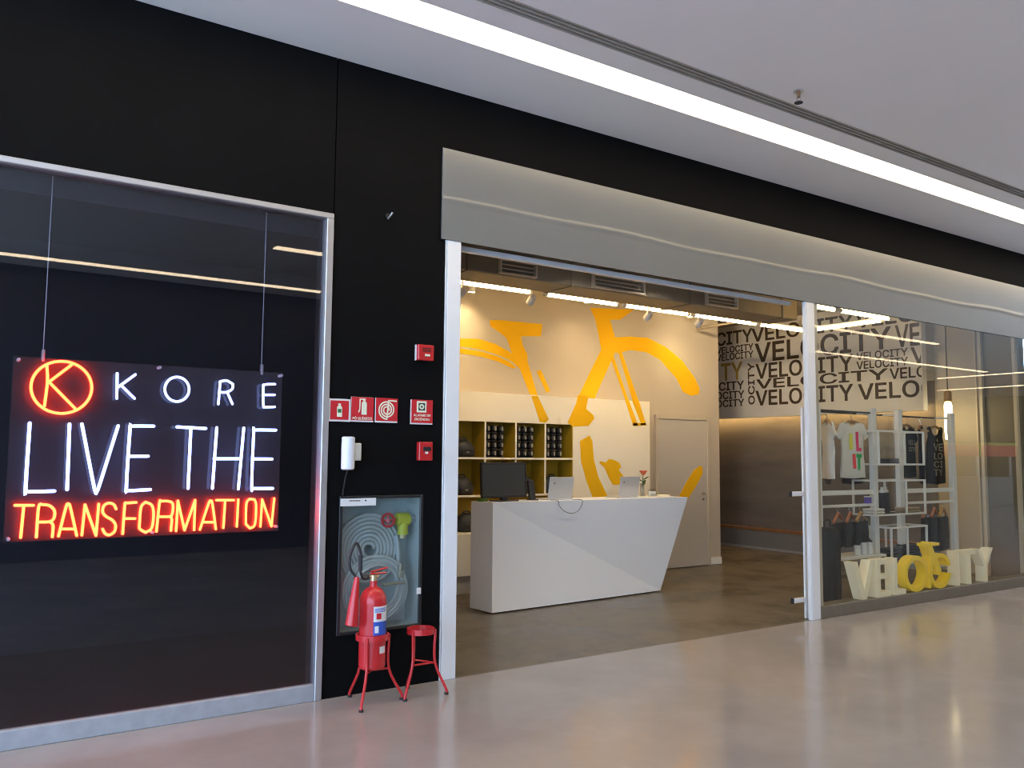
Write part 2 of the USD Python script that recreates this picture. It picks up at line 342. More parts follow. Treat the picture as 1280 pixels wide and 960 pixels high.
for i, (x0, x1, y0, y1) in enumerate([(3.4, 18.5, -5.27, -5.13), (-5.9, 25.5, -7.72, -7.58), (26.3, 26.5, -14, -6.4), (30.9, 31.1, -14, -7.5)]):
    s = thing('strip_light', ['shorter strip light on the ceiling, mirrored as the upper line in the shop glass',
                              'long strip light mirrored as the lower line in the dark window',
                              'cross-running ceiling strip light, upper of the two lines mirrored in the shop glass',
                              'cross-running ceiling strip light, lower of the two lines mirrored in the shop glass'][i], 'ceiling light')
    obj('diffuser', bx(x0, x1, y0, y1, CZ - 0.012, CZ - 0.001), MAT['strip'], s)
v = thing('linear_vent', 'long slotted air vent recessed in the mall ceiling beside the strip light', 'air vent')
obj('backing', bx(-5.9, 34, -1.243, -1.122, CZ + 0.05, CZ + 0.075), MAT['dark_slot'], v)
for k in range(4):
    y = -1.237 + k * 0.036
    obj('slat', bx(-5.9, 34, y - 0.005, y + 0.005, CZ - 0.002, CZ + 0.03), MAT['slat'], v)
s = thing('sprinkler', 'small dark fire sprinkler head hanging from the mall ceiling', 'sprinkler', (4.903, -1.417, CZ))
obj('escutcheon', lathe([(0.035, -0.012), (0.035, -0.001)], 20), MAT['chrome'], s)
obj('body', lathe([(0.012, -0.05), (0.016, -0.012)], 12), MAT['brown'], s)
obj('frame_arm', cat_([tube([(-0.012, 0, -0.03), (-0.02, 0, -0.06), (-0.004, 0, -0.085)], 0.003, 6), tube([(0.012, 0, -0.03), (0.02, 0, -0.06), (0.004, 0, -0.085)], 0.003, 6)]), MAT['brass'], s)
obj('deflector', lathe([(0.03, -0.092), (0.03, -0.087)], 12), MAT['dark_slot'], s)
SPR = 1

# the far side of the mall, seen only as reflections
opp = thing('wall_opposite', None, None, kind='structure')
obj('facade', bx(-0.3, 24, -8.6, -8.3, 0, CZ), MAT['opposite'], opp)
for k in range(1, 6):
    obj('column', bx(1.5 + 4 * k, 1.8 + 4 * k, -8.3, -8.2, 0, 3.2), MAT['opposite_light'], opp)
struct('wall_far', cat_([bx(24, 36, -16.2, -16, 0, CZ), bx(23.8, 24, -16.2, -8.3, 0, CZ)]), MAT['opposite'])
struct('wall_end', bx(36, 36.2, -16.2, 0.3, 0, CZ), MAT['opposite'])

kk = thing('kiosk', 'distant red mall kiosk with yellow-edged roof, mirrored in the right of the shop glass', 'kiosk', (28.8, -9.6, 0))
obj('counter', bx(-1.1, 1.1, -0.5, 0.5, 0, 0.95, 0.02), MAT['opposite_light'], kk)
obj('roof', bx(-1.2, 1.2, -0.6, 0.6, 1.62, 2.0, 0.02), MAT['p_red'], kk)
obj('roof_edge', cat_([bx(-1.22, 1.22, 0.6, 0.62, 1.98, 2.06), bx(-1.22, -1.1, 0.6, 0.62, 1.6, 1.98), bx(-1.22, 1.22, -0.62, -0.6, 1.98, 2.06)]), MAT['valve_yellow'], kk)
for sx in (-1.05, 1.05):
    for sy in (-0.45, 0.45):
        obj('post', bx(sx - 0.03, sx + 0.03, sy - 0.03, sy + 0.03, 0.95, 1.62), MAT['white_metal'], kk)

# ================================================================ THE SETTING: black facade
fr = thing('wall_front', None, None, kind='structure')
obj('black_panel', bx(-6, 2.046, 0, 0.25, 3.04, CZ - 0.001), MAT['black_wall'], fr)
obj('black_panel', cat_([bx(2.054, 2.135, 0, 0.25, 0.001, CZ - 0.001), bx(2.735, 2.872, 0, 0.25, 0.001, CZ - 0.001), bx(2.135, 2.735, 0, 0.25, 0.001, 0.37), bx(2.135, 2.735, 0, 0.25, 1.238, CZ - 0.001)]), MAT['black_wall'], fr)
obj('black_panel', bx(2.872, 13, 0, 0.25, 3.652, CZ - 0.001), MAT['black_wall'], fr)
obj('black_panel', bx(11.7, 13, 0, 0.25, 0.001, 3.65), MAT['black_wall'], fr)
obj('backing', cat_([bx(2.04, 2.06, 0.02, 0.25, 0.001, CZ - 0.002), bx(-6, -3, 0, 0.25, 0.001, 3.04)]), MAT['dark_slot'], fr)
sc = thing('camera_bracket', 'small pale hook-shaped fitting on the black wall above the red signs', 'fitting', (2.431, 0, 3.094))
obj('stem', tube([(0, -0.002, -0.02), (0.004, -0.03, -0.005), (0.012, -0.045, 0.015)], 0.006, 8), MAT['alu'], sc)
obj('base_plate', move(lathe([(0.018, 0), (0.018, 0.006)], 16), rx=math.pi / 2), MAT['black_plastic'], sc)

# left window with the neon sign
w = thing('window_1', None, None, kind='structure')
obj('frame', cat_([bx(-3, 2.046, -0.02, 0.06, 3.005, 3.04, 0.004), bx(2.0, 2.046, -0.02, 0.06, 0.0, 3.006, 0.004)]), MAT['alu'], w)
obj('pane', bx(-3, 2.0, 0.02, 0.03, 0.1, 3.005), MAT['pane_dark'], w)
obj('kerb', bx(-3, 2.0, -0.012, 0.04, 0, 0.1, 0.004), MAT['kerb'], w)
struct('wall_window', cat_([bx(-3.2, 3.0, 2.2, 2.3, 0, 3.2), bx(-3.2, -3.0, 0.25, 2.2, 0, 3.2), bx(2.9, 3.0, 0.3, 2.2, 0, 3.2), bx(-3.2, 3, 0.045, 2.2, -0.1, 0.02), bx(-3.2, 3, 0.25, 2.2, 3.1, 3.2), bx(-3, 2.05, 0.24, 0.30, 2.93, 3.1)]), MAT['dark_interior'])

# shop front: posts, shutter box, right-hand pane
for i, (x0, x1) in enumerate([(2.878, 3.0), (6.834, 6.966)]):
    p = thing('trim_%d' % (i + 1), None, None, kind='structure')
    obj('post', cat_([bx(x0 + 0.012, x1, -0.008, 0.045, 0, 3.0, 0.003), bx(x0, x0 + 0.008, -0.004, 0.03, 0, 3.0, 0.002)]), MAT['white_metal'], p)
    obj('groove', bx(x0 + 0.006, x0 + 0.014, 0.004, 0.028, 0, 3.0), MAT['dark_slot'], p)
hd = thing('shutter_box', 'long grey sheet-metal shutter box above the shop entrance and window', 'shutter box')
xs = np.linspace(2.838, 12.6, 240)
prof = []
for zz in np.concatenate([[3.0], np.linspace(3.03, 3.62, 60), [3.65]]):
    prof.append(zz)
prof = np.array(prof)
X, Z = np.meshgrid(xs, prof, indexing='ij')
wob = 0.006 * np.sin(X * 1.9) + 0.004 * np.sin(X * 4.3 + 1.0)
Yv = -0.014 - 0.0045 * np.exp(-((Z - 3.285 - wob * 1.5) / 0.020) ** 2)
nx, nz = X.shape
vv = np.concatenate([np.stack([X, Yv, Z], -1).reshape(-1, 3), np.stack([X, np.full_like(X, -0.002), Z], -1).reshape(-1, 3)])
ff = []
idx = np.arange(nx * nz).reshape(nx, nz)
a, b, c, d = idx[:-1, :-1], idx[1:, :-1], idx[1:, 1:], idx[:-1, 1:]
q = np.stack([a, b, c, d], -1).reshape(-1, 4)
n0 = nx * nz
side = []
for i in range(nx - 1):
    side += [[idx[i, 0] + n0, idx[i + 1, 0] + n0, idx[i + 1, 0], idx[i, 0]], [idx[i, -1], idx[i + 1, -1], idx[i + 1, -1] + n0, idx[i, -1] + n0]]
for j in range(nz - 1):
    side += [[idx[0, j] + n0, idx[0, j], idx[0, j + 1], idx[0, j + 1] + n0], [idx[-1, j], idx[-1, j] + n0, idx[-1, j + 1] + n0, idx[-1, j + 1]]]
obj('cover_sheet', (vv, np.vstack([q, np.array(side)])), MAT['header'], hd, smooth=35)
tk = thing('trim_3', None, None, kind='structure')
obj('inner_track', bx(3.0, 6.834, 0.16, 0.20, 2.985, 3.022), MAT['white_metal'], tk)
obj('slot', bx(2.9, 12.5, 0.012, 0.05, 3.008, 3.03), MAT['dark_slot'], tk)
obj('lintel', bx(2.9, 12.5, 0.012, 0.05, 3.03, 3.65), MAT['dark_slot'], tk)
w = thing('window_2', None, None, kind='structure')
MAT['kerb_brown'] = mat('brown_kerb_stone', (0.17, 0.147, 0.11), 0.5, vary=0.12, scale=14)
obj('kerb', bx(6.966, 11.7, -0.014, 0.15, 0, 0.115, 0.004), MAT['kerb_brown'], w)
obj('pane', bx(6.97, 11.7, -0.008, -0.002, 0.115, 3.0), MAT['pane_shop'], w)
obj('edge_post', bx(6.968, 7.02, 0.0, 0.06, 0.115, 3.0, 0.003), MAT['grille'], w)

# ================================================================ THE SETTING: shop interior
struct('floor_001', bx(2.9, 13, 0, 7, -0.12, -0.002), MAT['shop_floor'])
struct('ceiling_001', bx(2.9, 13, 0.25, 7, 3.75, 3.85), MAT['shop_ceiling'])
struct('wall_left', bx(3.05, 3.15, 0.25, 3.35, 0, 3.75), MAT['shop_wall'])
back = thing('wall_back', None, None, kind='structure')
obj('plaster', bx(3.05, 9.33, 3.35, 3.5, 0, 3.75), MAT['shop_wall'], back)
obj('return', bx(9.18, 9.33, 3.5, 7, 0, 3.75), MAT['shop_wall'], back)
mural = unary_union([Polygon(p).buffer(0.004).buffer(-0.004) for p in WALLM])
for poly in getattr(mural, 'geoms', [mural]):
    obj('painted_stroke', flat(poly, 3.3495, 0.002), MAT['mural'], back, label='yellow brush stroke of a bicycle mural' )
struct('baseboard_back', cat_([bx(9.1, 9.34, 3.335, 3.35, 0, 0.10, 0.003), bx(9.33, 9.345, 3.35, 6.9, 0, 0.10)]), MAT['white_metal'])
struct('wall_corridor', bx(9.2, 11.9, 6.6, 6.7, 0, 3.75), MAT['shop_wall'])
rw = thing('wall_right', None, None, kind='structure')
obj('concrete_cladding', bx(11.5, 11.65, 1.36, 6.6, 0, 2.6), MAT['concrete'], rw)
obj('plaster', cat_([bx(11.5, 11.65, 0.75, 1.36, 0, 3.75), bx(11.3, 11.5, 1.36, 6.6, 2.6, 3.75)]), MAT['shop_wall'], rw)
obj('lettered_panel', bx(11.2, 11.3, 1.36, 6.6, 2.17, 3.75), MAT['panel_white'], rw)
obj('dark_panel', bx(11.52, 11.65, 0.25, 0.75, 0, 3.75), mat('taupe_panel', (0.19, 0.165, 0.125), 0.5), rw)
obj('trim', cat_([bx(11.46, 11.52, 0.70, 0.74, 0, 3.75), bx(11.46, 11.52, 0.77, 0.79, 0, 3.75)]), MAT['grille'], rw)
obj('trim', bx(11.46, 11.52, 0.27, 0.31, 0, 3.75), MAT['grille'], rw)
obj('plinth', bx(11.38, 11.5, 1.36, 6.6, 0, 0.30), MAT['plinth'], rw)
obj('plinth_cap', bx(11.36, 11.5, 1.36, 6.6, 0.30, 0.345), MAT['brown'], rw)
obj('plinth_skirt', bx(11.365, 11.38, 1.36, 6.6, 0, 0.035), MAT['kerb'], rw)
ls = thing('cove_light', 'amber light strip hidden under the lower edge of the lettered wall panel', 'light')
obj('diffuser', bx(11.36, 11.38, 1.42, 6.5, 2.22, 2.235), MAT['cove'], ls)
obj('channel', bx(11.345, 11.395, 1.40, 6.52, 2.238, 2.26), MAT['alu'], ls)

# lettering on the panel: word, start y, end y, baseline z, cap height
ROWS = [('VELOCITY', 4.235, 2.436, 2.366, 0.235), ('VELO', 2.348, 1.412, 2.368, 0.22), ('C', 1.385, 1.16, 2.368, 0.22),
        ('VELOCITY', 4.215, 1.875, 2.64, 0.15), ('VELO', 1.844, 1.30, 2.636, 0.145),
        ('VELOCITY', 4.226, 2.423, 2.81, 0.235), ('VELOCITY', 2.366, 1.566, 2.815, 0.112), ('VELOCITY', 2.364, 1.564, 2.952, 0.103),
        ('VELOCITY', 4.234, 1.81, 3.083, 0.30), ('VELO', 1.739, 1.00, 3.083, 0.30), ('VE', 1.519, 1.10, 2.826, 0.225),
        ('VELOCITY', 4.297, 2.406, 3.43, 0.215), ('VELO', 2.36, 1.45, 3.43, 0.215), ('CITY', 5.072, 4.291, 3.441, 0.215),
        ('VELOCITY', 5.074, 4.272, 3.298, 0.105), ('VELOCITY', 5.076, 4.274, 3.171, 0.11), ('TY', 4.975, 4.506, 2.828, 0.285),
        ('VELOCITY', 5.62, 4.481, 2.655, 0.138), ('VELOCITY', 5.45, 4.479, 2.506, 0.122), ('VELOCITY', 5.45, 4.481, 2.37, 0.116)]
for t, ya, yb, z0, h in ROWS:
    m = meshkit.text_mesh(t, h, 0.003, True)
    b = m.bounds
    m.apply_translation((-b[0][0], 0, 0))
    m.apply_scale([(ya - yb) / (b[1][0] - b[0][0]), 1, 1])
    m.apply_transform(np.array([[0, 0, -1, 11.2], [-1, 0, 0, ya], [0, 1, 0, z0], [0, 0, 0, 1.0]]))
    if yb < 1.37:
        m = trimesh.intersections.slice_mesh_plane(m, [0, 1, 0], [0, 1.375, 0])
    obj('lettering', m, MAT['text_gold' if t == 'TY' else 'text_dark'], rw)
m = meshkit.text_mesh('OCITY', 0.125, 0.003, True)
b = m.bounds
m.apply_translation((-b[0][0], 0, 0)); m.apply_scale([0.70 / (b[1][0] - b[0][0]), 1, 1])
m.apply_transform(np.array([[0, 0, -1, 11.2], [0, 1, 0, 4.262], [1, 0, 0, 2.385], [0, 0, 0, 1.0]]))
obj('lettering', m, MAT['text_dark'], rw, label='word running up the wall')

# door in the back wall
d = thing('door_1', None, None, kind='structure')
obj('leaf', bx(8.10, 9.03, 3.315, 3.347, 0.006, 2.02, 0.003), MAT['door'], d)
obj('frame', cat_([bx(8.045, 8.10, 3.30, 3.349, 0, 2.075, 0.004), bx(9.03, 9.085, 3.30, 3.349, 0, 2.075, 0.004), bx(8.10, 9.03, 3.30, 3.349, 2.02, 2.075, 0.004)]), MAT['shop_wall'], d)
obj('handle', cat_([tube([(8.95, 3.315, 1.0), (8.95, 3.27, 1.0), (8.86, 3.265, 1.0)], 0.009, 8), move(lathe([(0.024, 0), (0.024, 0.006)], 16), (8.95, 3.317, 1.0), rx=math.pi / 2), move(lathe([(0.02, 0), (0.02, 0.008)], 16), (8.95, 3.317, 0.92), rx=math.pi / 2)]), MAT['chrome'], d)
for poly in DOORM:
    obj('painted_stroke', flat(Polygon(poly), 3.3145, 0.002), MAT['mural'], d, label='yellow end of a brush stroke across the door')

# ================================================================ ceiling services of the shop
du = thing('air_duct', 'long beige air duct with pale grilles under the shop ceiling above the counter', 'air duct')
obj('duct_body', bx(3.3, 8.6, 1.42, 1.85, 3.175, 3.56, 0.01), MAT['duct'], du)
for x in (3.9, 5.1, 6.75, 8.3):
    obj('flange', bx(x, x + 0.03, 1.40, 1.87, 3.165, 3.57, 0.004), MAT['duct'], du)
for i, (x0, x1) in enumerate([(4.24, 4.66), (5.36, 6.05), (6.98, 7.48)]):
    g = obj('grille', cat_([bx(x0, x1, 1.37, 1.415, 3.185, 3.20, 0), bx(x0, x1, 1.37, 1.415, 3.36, 3.375, 0), bx(x0, x0 + 0.015, 1.37, 1.415, 3.20, 3.36), bx(x1 - 0.015, x1, 1.37, 1.415, 3.20, 3.36)]), MAT['grille'], du)
    for k in range(3):
        obj('slat', bx(x0 + 0.016, x1 - 0.016, 1.385, 1.41, 3.233 + 0.04 * k, 3.24 + 0.04 * k), MAT['grille'], g)
for x in (3.7, 6.2, 8.0):
    obj('hanging_rod', tube([(x, 1.63, 3.56), (x, 1.63, 3.75)], 0.006, 6), MAT['alu'], du)
pi_ = obj('conduit', tube([(8.75, 1.6, 3.75), (8.75, 1.6, 3.30), (8.75, 3.2, 3.30)], 0.02, 8), MAT['duct'], label='beige conduit pipe dropping from the shop ceiling beside the air duct', cat='pipe')

LZ = 3.2
def led(name, a, b, label):
    t = thing('tube_light', label, 'tube light', group=None)
    a, b = np.array(a), np.array(b)
    u = (b - a) / np.linalg.norm(b - a)
    obj('tube', tube([a + u * 0.03, b - u * 0.03], 0.025, 12), MAT['tube'], t)
    obj('end_cap', tube([a, a + u * 0.03], 0.026, 12), MAT['white_plastic'], t)
    obj('end_cap', tube([b - u * 0.03, b], 0.026, 12), MAT['white_plastic'], t)
    mid = (a + b) / 2
    obj('batten', bx(min(a[0], b[0]) - 0.012 * abs(u[1]) , max(a[0], b[0]) + 0.012 * abs(u[1]), min(a[1], b[1]) - 0.012 * abs(u[0]), max(a[1], b[1]) + 0.012 * abs(u[0]), LZ + 0.0275, LZ + 0.042), MAT['white_metal'], t)
    obj('suspension_wire', tube([(mid[0], mid[1], LZ + 0.042), (mid[0], mid[1], 3.75)], 0.002, 5), MAT['alu'], t)
for i, (x0, x1) in enumerate([(4.02, 5.05), (5.22, 6.245), (6.32, 7.35), (7.42, 8.57), (8.60, 9.50)]):
    led('tube_light', (x0, 2.02, LZ), (x1, 2.02, LZ), ['leftmost', 'second from left', 'middle', 'fourth from left', 'rightmost'][i] + ' warm tube light in the row hung in front of the mural')
led('tube_light', (9.55, 0.88, LZ), (9.55, 1.98, LZ), 'warm tube light running back from the window to the lettered wall')
led('tube_light', (8.53, 0.80, LZ), (9.53, 0.80, LZ), 'long warm tube light nearest the window, right of the white post')
led('tube_light', (8.0, 0.80, LZ), (8.46, 0.80, LZ), 'short warm tube light nearest the window, just right of the white post')
def spotlight(label, pos, aim, m, drop=0.65):
    t = thing('spotlight', label, 'spotlight', pos)
    dirv = np.array(aim, float) - np.array(pos, float); dirv /= np.linalg.norm(dirv)
    R = np.eye(4)
    zc = -dirv
    xc = np.cross([0, 0, 1], zc) if abs(zc[2]) < 0.99 else np.array([1.0, 0, 0])
    xc /= np.linalg.norm(xc); yc = np.cross(zc, xc)
    R[:3, 0], R[:3, 1], R[:3, 2] = xc, yc, zc
    can = lathe([(0.030, 0.05), (0.034, 0.05), (0.040, -0.02), (0.040, -0.055), (0.036, -0.055), (0.036, -0.02), (0.030, -0.01)], 20)
    can.apply_transform(R)
    obj('housing', can, MAT['white_metal'], t, smooth=30)
    lens = lathe([(0.033, -0.016), (0.033, -0.012)], 20); lens.apply_transform(R)
    obj('lens', lens, MAT[m], t)
    obj('stem', tube([(0, 0, 0.035), (0, 0, drop)], 0.006, 6), MAT['alu'], t)
for i, (x, y, tx) in enumerate([(4.18, 1.95, 4.1), (4.99, 1.93, 5.3), (6.62, 1.93, 6.9), (7.44, 1.93, 7.9)]):
    spotlight(['spotlight at the left end of the tube row by the white post', 'spotlight hung under the gap after the first tube light', 'spotlight hung under the middle of the tube row', 'spotlight hung under the right part of the tube row'][i],
              (x, y, 3.10), (tx, 3.35, 2.3), 'spot', 0.655)
spotlight('small downlight close to the mural, making the bright pool beside the white post', (5.0, 3.12, 3.42), (5.0, 3.25, 2.0), 'spot', 0.33)
spotlight('small downlight close to the mural, making the pale pool between saddle and handlebar', (6.62, 3.02, 3.46), (6.62, 3.02, 2.0), 'spot_soft', 0.29)
spotlight('small downlight close to the mural above the right-hand wheel stroke', (8.42, 3.02, 3.46), (8.42, 3.02, 2.0), 'spot_soft', 0.29)
spotlight('left of two added unseen spotlights behind the shutter box aimed at the white counter', (5.0, 0.9, 3.37), (5.5, 1.85, 0.75), 'added_spot_counter', 0.38)  # unseen lamps added to brighten the counter front
spotlight('right of two added unseen spotlights behind the shutter box aimed at the white counter', (6.0, 0.9, 3.37), (6.5, 1.9, 0.75), 'added_spot_counter', 0.38)
spotlight('left of two added small spotlights near the air duct aimed at the lettered wall', (7.41, 2.17, 3.4), (11.2, 2.0, 2.7), 'added_spot_wash', 0.35)  # lamps added at two bright points to lighten the lettered wall
spotlight('right of two added small spotlights near the air duct aimed at the lettered wall', (7.62, 2.17, 3.4), (11.2, 3.6, 2.7), 'added_spot_wash', 0.35)

# ================================================================ NEON SIGN in the left window
ns = thing('neon_sign', 'red and white neon sign on an acrylic board hung by cables in the window', 'neon sign', (0, 0, 0))
obj('acrylic_board', bx(0.33, 1.815, 0.195, 0.203, 1.02, 2.015, 0.002), MAT['acrylic'], ns)
for x in (0.47, 1.68):
    obj('cable', tube([(x, 0.21, 2.03), (x, 0.21, 3.095)], 0.0025, 6), MAT['alu'], ns)
    obj('cable_grip', bx(x - 0.008, x + 0.008, 0.19, 0.218, 1.995, 2.06, 0.003), MAT['alu'], ns)
for x, z in ((0.352, 1.993), (1.066, 1.997), (1.79, 1.993), (0.352, 1.04), (1.066, 1.045), (1.79, 1.05)):
    c = move(lathe([(0.009, 0), (0.009, 0.05), (0.007, 0.053)], 12), (x, 0.195, z), rx=math.pi / 2)
    obj('standoff', c, MAT['white_plastic'], ns)
NY = 0.145
RZ_Y = 0.176        # the red tubes sit closer to the board than the white ones
def neon(name, lines, red, r, label):
    ms = []
    yy = RZ_Y if red else NY
    k = (yy + 5.075) / (0.15 + 5.075)
    for ln in lines:
        p = np.array([(x * k, yy, 1.5 + (z - 1.5) * k) for x, z in ln])
        d = np.diff(p, axis=0); d /= np.linalg.norm(d, axis=1, keepdims=True)
        cut = [0] + [i for i in range(1, len(p) - 1) if d[i - 1] @ d[i] < 0.45] + [len(p) - 1]
        for i, j in zip(cut[:-1], cut[1:]):
            q = p[i:j + 1]
            ms.append(tube(smooth_path(q, 4) if len(q) > 2 else q, r, 8))
        for i in cut:
            ms.append(trimesh.creation.icosphere(1, r)); ms[-1].apply_translation(p[i])
    obj(name, cat_(ms), MAT['neon_red' if red else 'neon_white'], ns, label=label)
t_ = np.linspace(0, 2 * np.pi, 49)[:-1]
ringm = tube(np.stack([0.567 + 0.149 * np.cos(t_), np.full(48, RZ_Y), 1.856 + 0.144 * np.sin(t_)], 1), 0.0075, 8, closed=True)
obj('letter_ring', ringm, MAT['neon_red'], ns, label='red neon ring around the K emblem')
neon('emblem', NEON['KC'], True, 0.0075, 'red neon K inside the ring')
neon('letter', NEON['K'], False, 0.008, 'small white neon letter K')
obj('letter', tube(np.stack([1.165 + 0.068 * np.cos(t_), np.full(48, NY), 1.874 + 0.072 * np.sin(t_)], 1), 0.008, 8, closed=True), MAT['neon_white'], ns, label='small white neon letter O')
neon('letter', NEON['R'], False, 0.008, 'small white neon letter R')
neon('letter', NEON['E'], False, 0.008, 'small white neon letter E')
for k, l in (('L', 'L'), ('I', 'I'), ('V', 'V'), ('E2', 'E'), ('T', 'T'), ('H', 'H'), ('E3', 'E')):
    neon('letter', NEON[k], False, 0.0095, 'tall white neon letter ' + l)
for k, l in zip('t1 r1 a1 n1 s1 f1 o1 r2 m1 a2 t2 i2 o2 n2'.split(), 'TRANSFORMATION'):
    neon('letter', NEON[k], True, 0.0075, 'red neon letter ' + l)

# ================================================================ SAFETY SIGNS on the black column
def plate(name, label, x0, x1, z0, z1, border=0.012):
    t = thing(name, label, 'safety sign', (0, 0, 0))
    obj('plate', bx(x0, x1, -0.008, -0.001, z0, z1, 0.001), MAT['sign_white' if border else 'signred'], t)
    if border:
        b = border if isinstance(border, tuple) else (border,) * 4      # left, right, bottom, top
        obj('red_field', bx(x0 + b[0], x1 - b[1], -0.0095, -0.008, z0 + b[2], z1 - b[3]), MAT['signred'], t)
    return t
def flask(cx, z0, h, w):
    return unary_union([sbox(cx - w / 2, z0, cx + w / 2, z0 + h * 0.68), Point(cx, z0 + h * 0.66).buffer(w / 2), sbox(cx - w * 0.18, z0 + h * 0.7, cx + w * 0.18, z0 + h * 0.93), sbox(cx - w * 0.3, z0 + h * 0.88, cx + w * 0.25, z0 + h)])
t = plate('safety_sign', 'white-bordered red sign with a small pale extinguisher, leftmost of the row of three', 2.046, 2.193, 1.708, 1.853)
obj('pictogram', flat(flask(2.118, 1.738, 0.085, 0.034), -0.0095, 0.001), MAT['glow_cream'], t, label='pale extinguisher pictogram')
obj('pictogram', flat(sbox(2.106, 1.765, 2.130, 1.788), -0.0105, 0.001), MAT['sign_green'], t, label='green patch on the pictogram')
t = plate('safety_sign', 'red sign with a large pale extinguisher above text, middle of the three', 2.197, 2.355, 1.710, 1.871, (0.001, 0.001, 0.010, 0.001))
obj('pictogram', flat(unary_union([flask(2.287, 1.757, 0.105, 0.036), LineString([(2.281, 1.858), (2.258, 1.856), (2.256, 1.79), (2.25, 1.775)]).buffer(0.004)]), -0.0095, 0.001), MAT['glow_cream'], t, label='pale extinguisher pictogram')
obj('text_line', text_xz('PÓ QUÍMICO', 2.208, 2.344, 1.725, 0.016, -0.0095, 0.001), MAT['glow_cream'], t)
t = plate('safety_sign', 'red sign with a pale coiled hose spiral, rightmost of the row of three', 2.366, 2.527, 1.710, 1.872, (0.004, 0.0, 0.011, 0.0))
a_ = np.linspace(0.0, 2 * np.pi * 2.75, 110)
sp = np.stack([2.449 + (0.016 + 0.0026 * a_) * np.cos(a_ + 0.0), 1.794 + (0.016 + 0.0026 * a_) * np.sin(a_)], 1)
sp = np.vstack([sp, [[2.46, 1.856], [2.515, 1.854]]])
obj('pictogram', flat(LineString(sp).buffer(0.0045), -0.0095, 0.001), MAT['glow_cream'], t, label='pale hose spiral pictogram')
t = plate('safety_sign', 'red alarm sign with a pale square symbol above two lines of text', 2.624, 2.791, 1.706, 1.872, (0.006, 0.0, 0.010, 0.0))
obj('pictogram', bx(2.668, 2.742, -0.0105, -0.0095, 1.787, 1.863), MAT['glow_cream'], t, label='pale square')
obj('pictogram', flat(sbox(2.682, 1.800, 2.730, 1.850).difference(Point(2.706, 1.825).buffer(0.019)), -0.0105, 0.001), MAT['dark_green'], t, label='dark square with a round hole')
obj('pictogram', flat(Point(2.706, 1.825).buffer(0.007), -0.0105, 0.001), MAT['dark_green'], t, label='dark centre dot')
obj('text_line', text_xz('ALARME DE', 2.645, 2.775, 1.760, 0.015, -0.0095, 0.001), MAT['glow_cream'], t)
obj('text_line', text_xz('INCÊNDIO', 2.652, 2.768, 1.733, 0.015, -0.0095, 0.001), MAT['glow_cream'], t)

def callbox(label, x0, x1, z0, z1, low):
    t = thing('call_box', label, 'fire alarm box')
    obj('housing', bx(x0, x1, -0.045, -0.001, z0, z1, 0.005), MAT['red'], t)
    cx, w, h = (x0 + x1) / 2, x1 - x0, z1 - z0
    if low:
        obj('window', bx(cx - w * 0.22, cx + w * 0.35, -0.048, -0.045, z0 + h * 0.52, z0 + h * 0.74, 0.001), MAT['black_plastic'], t)
        obj('button', bx(cx - 0.009, cx + 0.013, -0.050, -0.045, z0 + h * 0.37, z0 + h * 0.48, 0.001), MAT['sign_white'], t)
        obj('text_plate', bx(cx - w * 0.2, cx + w * 0.35, -0.0465, -0.045, z0 + h * 0.80, z0 + h * 0.92), MAT['signred'], t)
    else:
        obj('lens', bx(cx - 0.012, cx + 0.028, -0.050, -0.045, z0 + h * 0.26, z0 + h * 0.40, 0.002), MAT['glow_cream'], t)
        obj('sounder_grille', cat_([bx(cx - 0.03, cx + 0.035, -0.047, -0.045, z0 + h * f, z0 + h * (f + 0.04)) for f in (0.56, 0.66, 0.76)]), MAT['black_plastic'], t)
        obj('side_edge', bx(x0 - 0.004, x0, -0.02, -0.001, z0, z1), MAT['sign_white'], t)
callbox('red alarm sounder box with a small pale lens, highest red box on the black column', 2.655, 2.775, 2.137, 2.243, False)
callbox('red manual call point with a dark window, below the alarm sign', 2.675, 2.778, 1.463, 1.588, True)

e = thing('emergency_light', 'white tubular emergency light mounted on the black column above the hose cabinet', 'emergency light')
obj('lamp_body', tube([(2.155, -0.075, 1.405), (2.155, -0.075, 1.412), (2.155, -0.075, 1.605), (2.155, -0.075, 1.612)], [0.034, 0.042, 0.042, 0.034], 20), MAT['white_plastic'], e, smooth=40)
obj('battery_box', bx(2.17, 2.25, -0.07, -0.001, 1.462, 1.573, 0.006), MAT['cream_plastic'], e)
obj('cable', tube([(2.155, -0.075, 1.405), (2.155, -0.045, 1.36), (2.155, -0.012, 1.27), (2.155, -0.006, 1.242)], 0.005, 6), MAT['black_rubber'], e)

MAT['dull_brass'] = mat('dull_brass', (0.36, 0.34, 0.26), 0.5, metal=0.4)
# ================================================================ HOSE CABINET
hc = thing('hose_cabinet', 'recessed fire hose cabinet with a glass door in the black column', 'fire hose cabinet')
obj('box', cat_([bx(2.137, 2.733, 0.21, 0.22, 0.372, 1.236), bx(2.137, 2.15, 0.012, 0.21, 0.372, 1.236), bx(2.72, 2.733, 0.012, 0.21, 0.372, 1.236), bx(2.15, 2.72, 0.012, 0.21, 1.225, 1.236), bx(2.15, 2.72, 0.012, 0.21, 0.372, 0.383)]), MAT['cab_paint'], hc)
obj('door_frame', cat_([bx(2.137, 2.158, -0.008, 0.010, 0.372, 1.236, 0.002), bx(2.712, 2.733, -0.008, 0.010, 0.372, 1.236, 0.002), bx(2.158, 2.712, -0.008, 0.010, 1.218, 1.236, 0.002), bx(2.158, 2.712, -0.008, 0.010, 0.372, 0.392, 0.002)]), MAT['black_plastic'], hc)
obj('glass_pane', bx(2.158, 2.712, 0.0, 0.004, 0.392, 1.218), MAT['pane_cab'], hc)
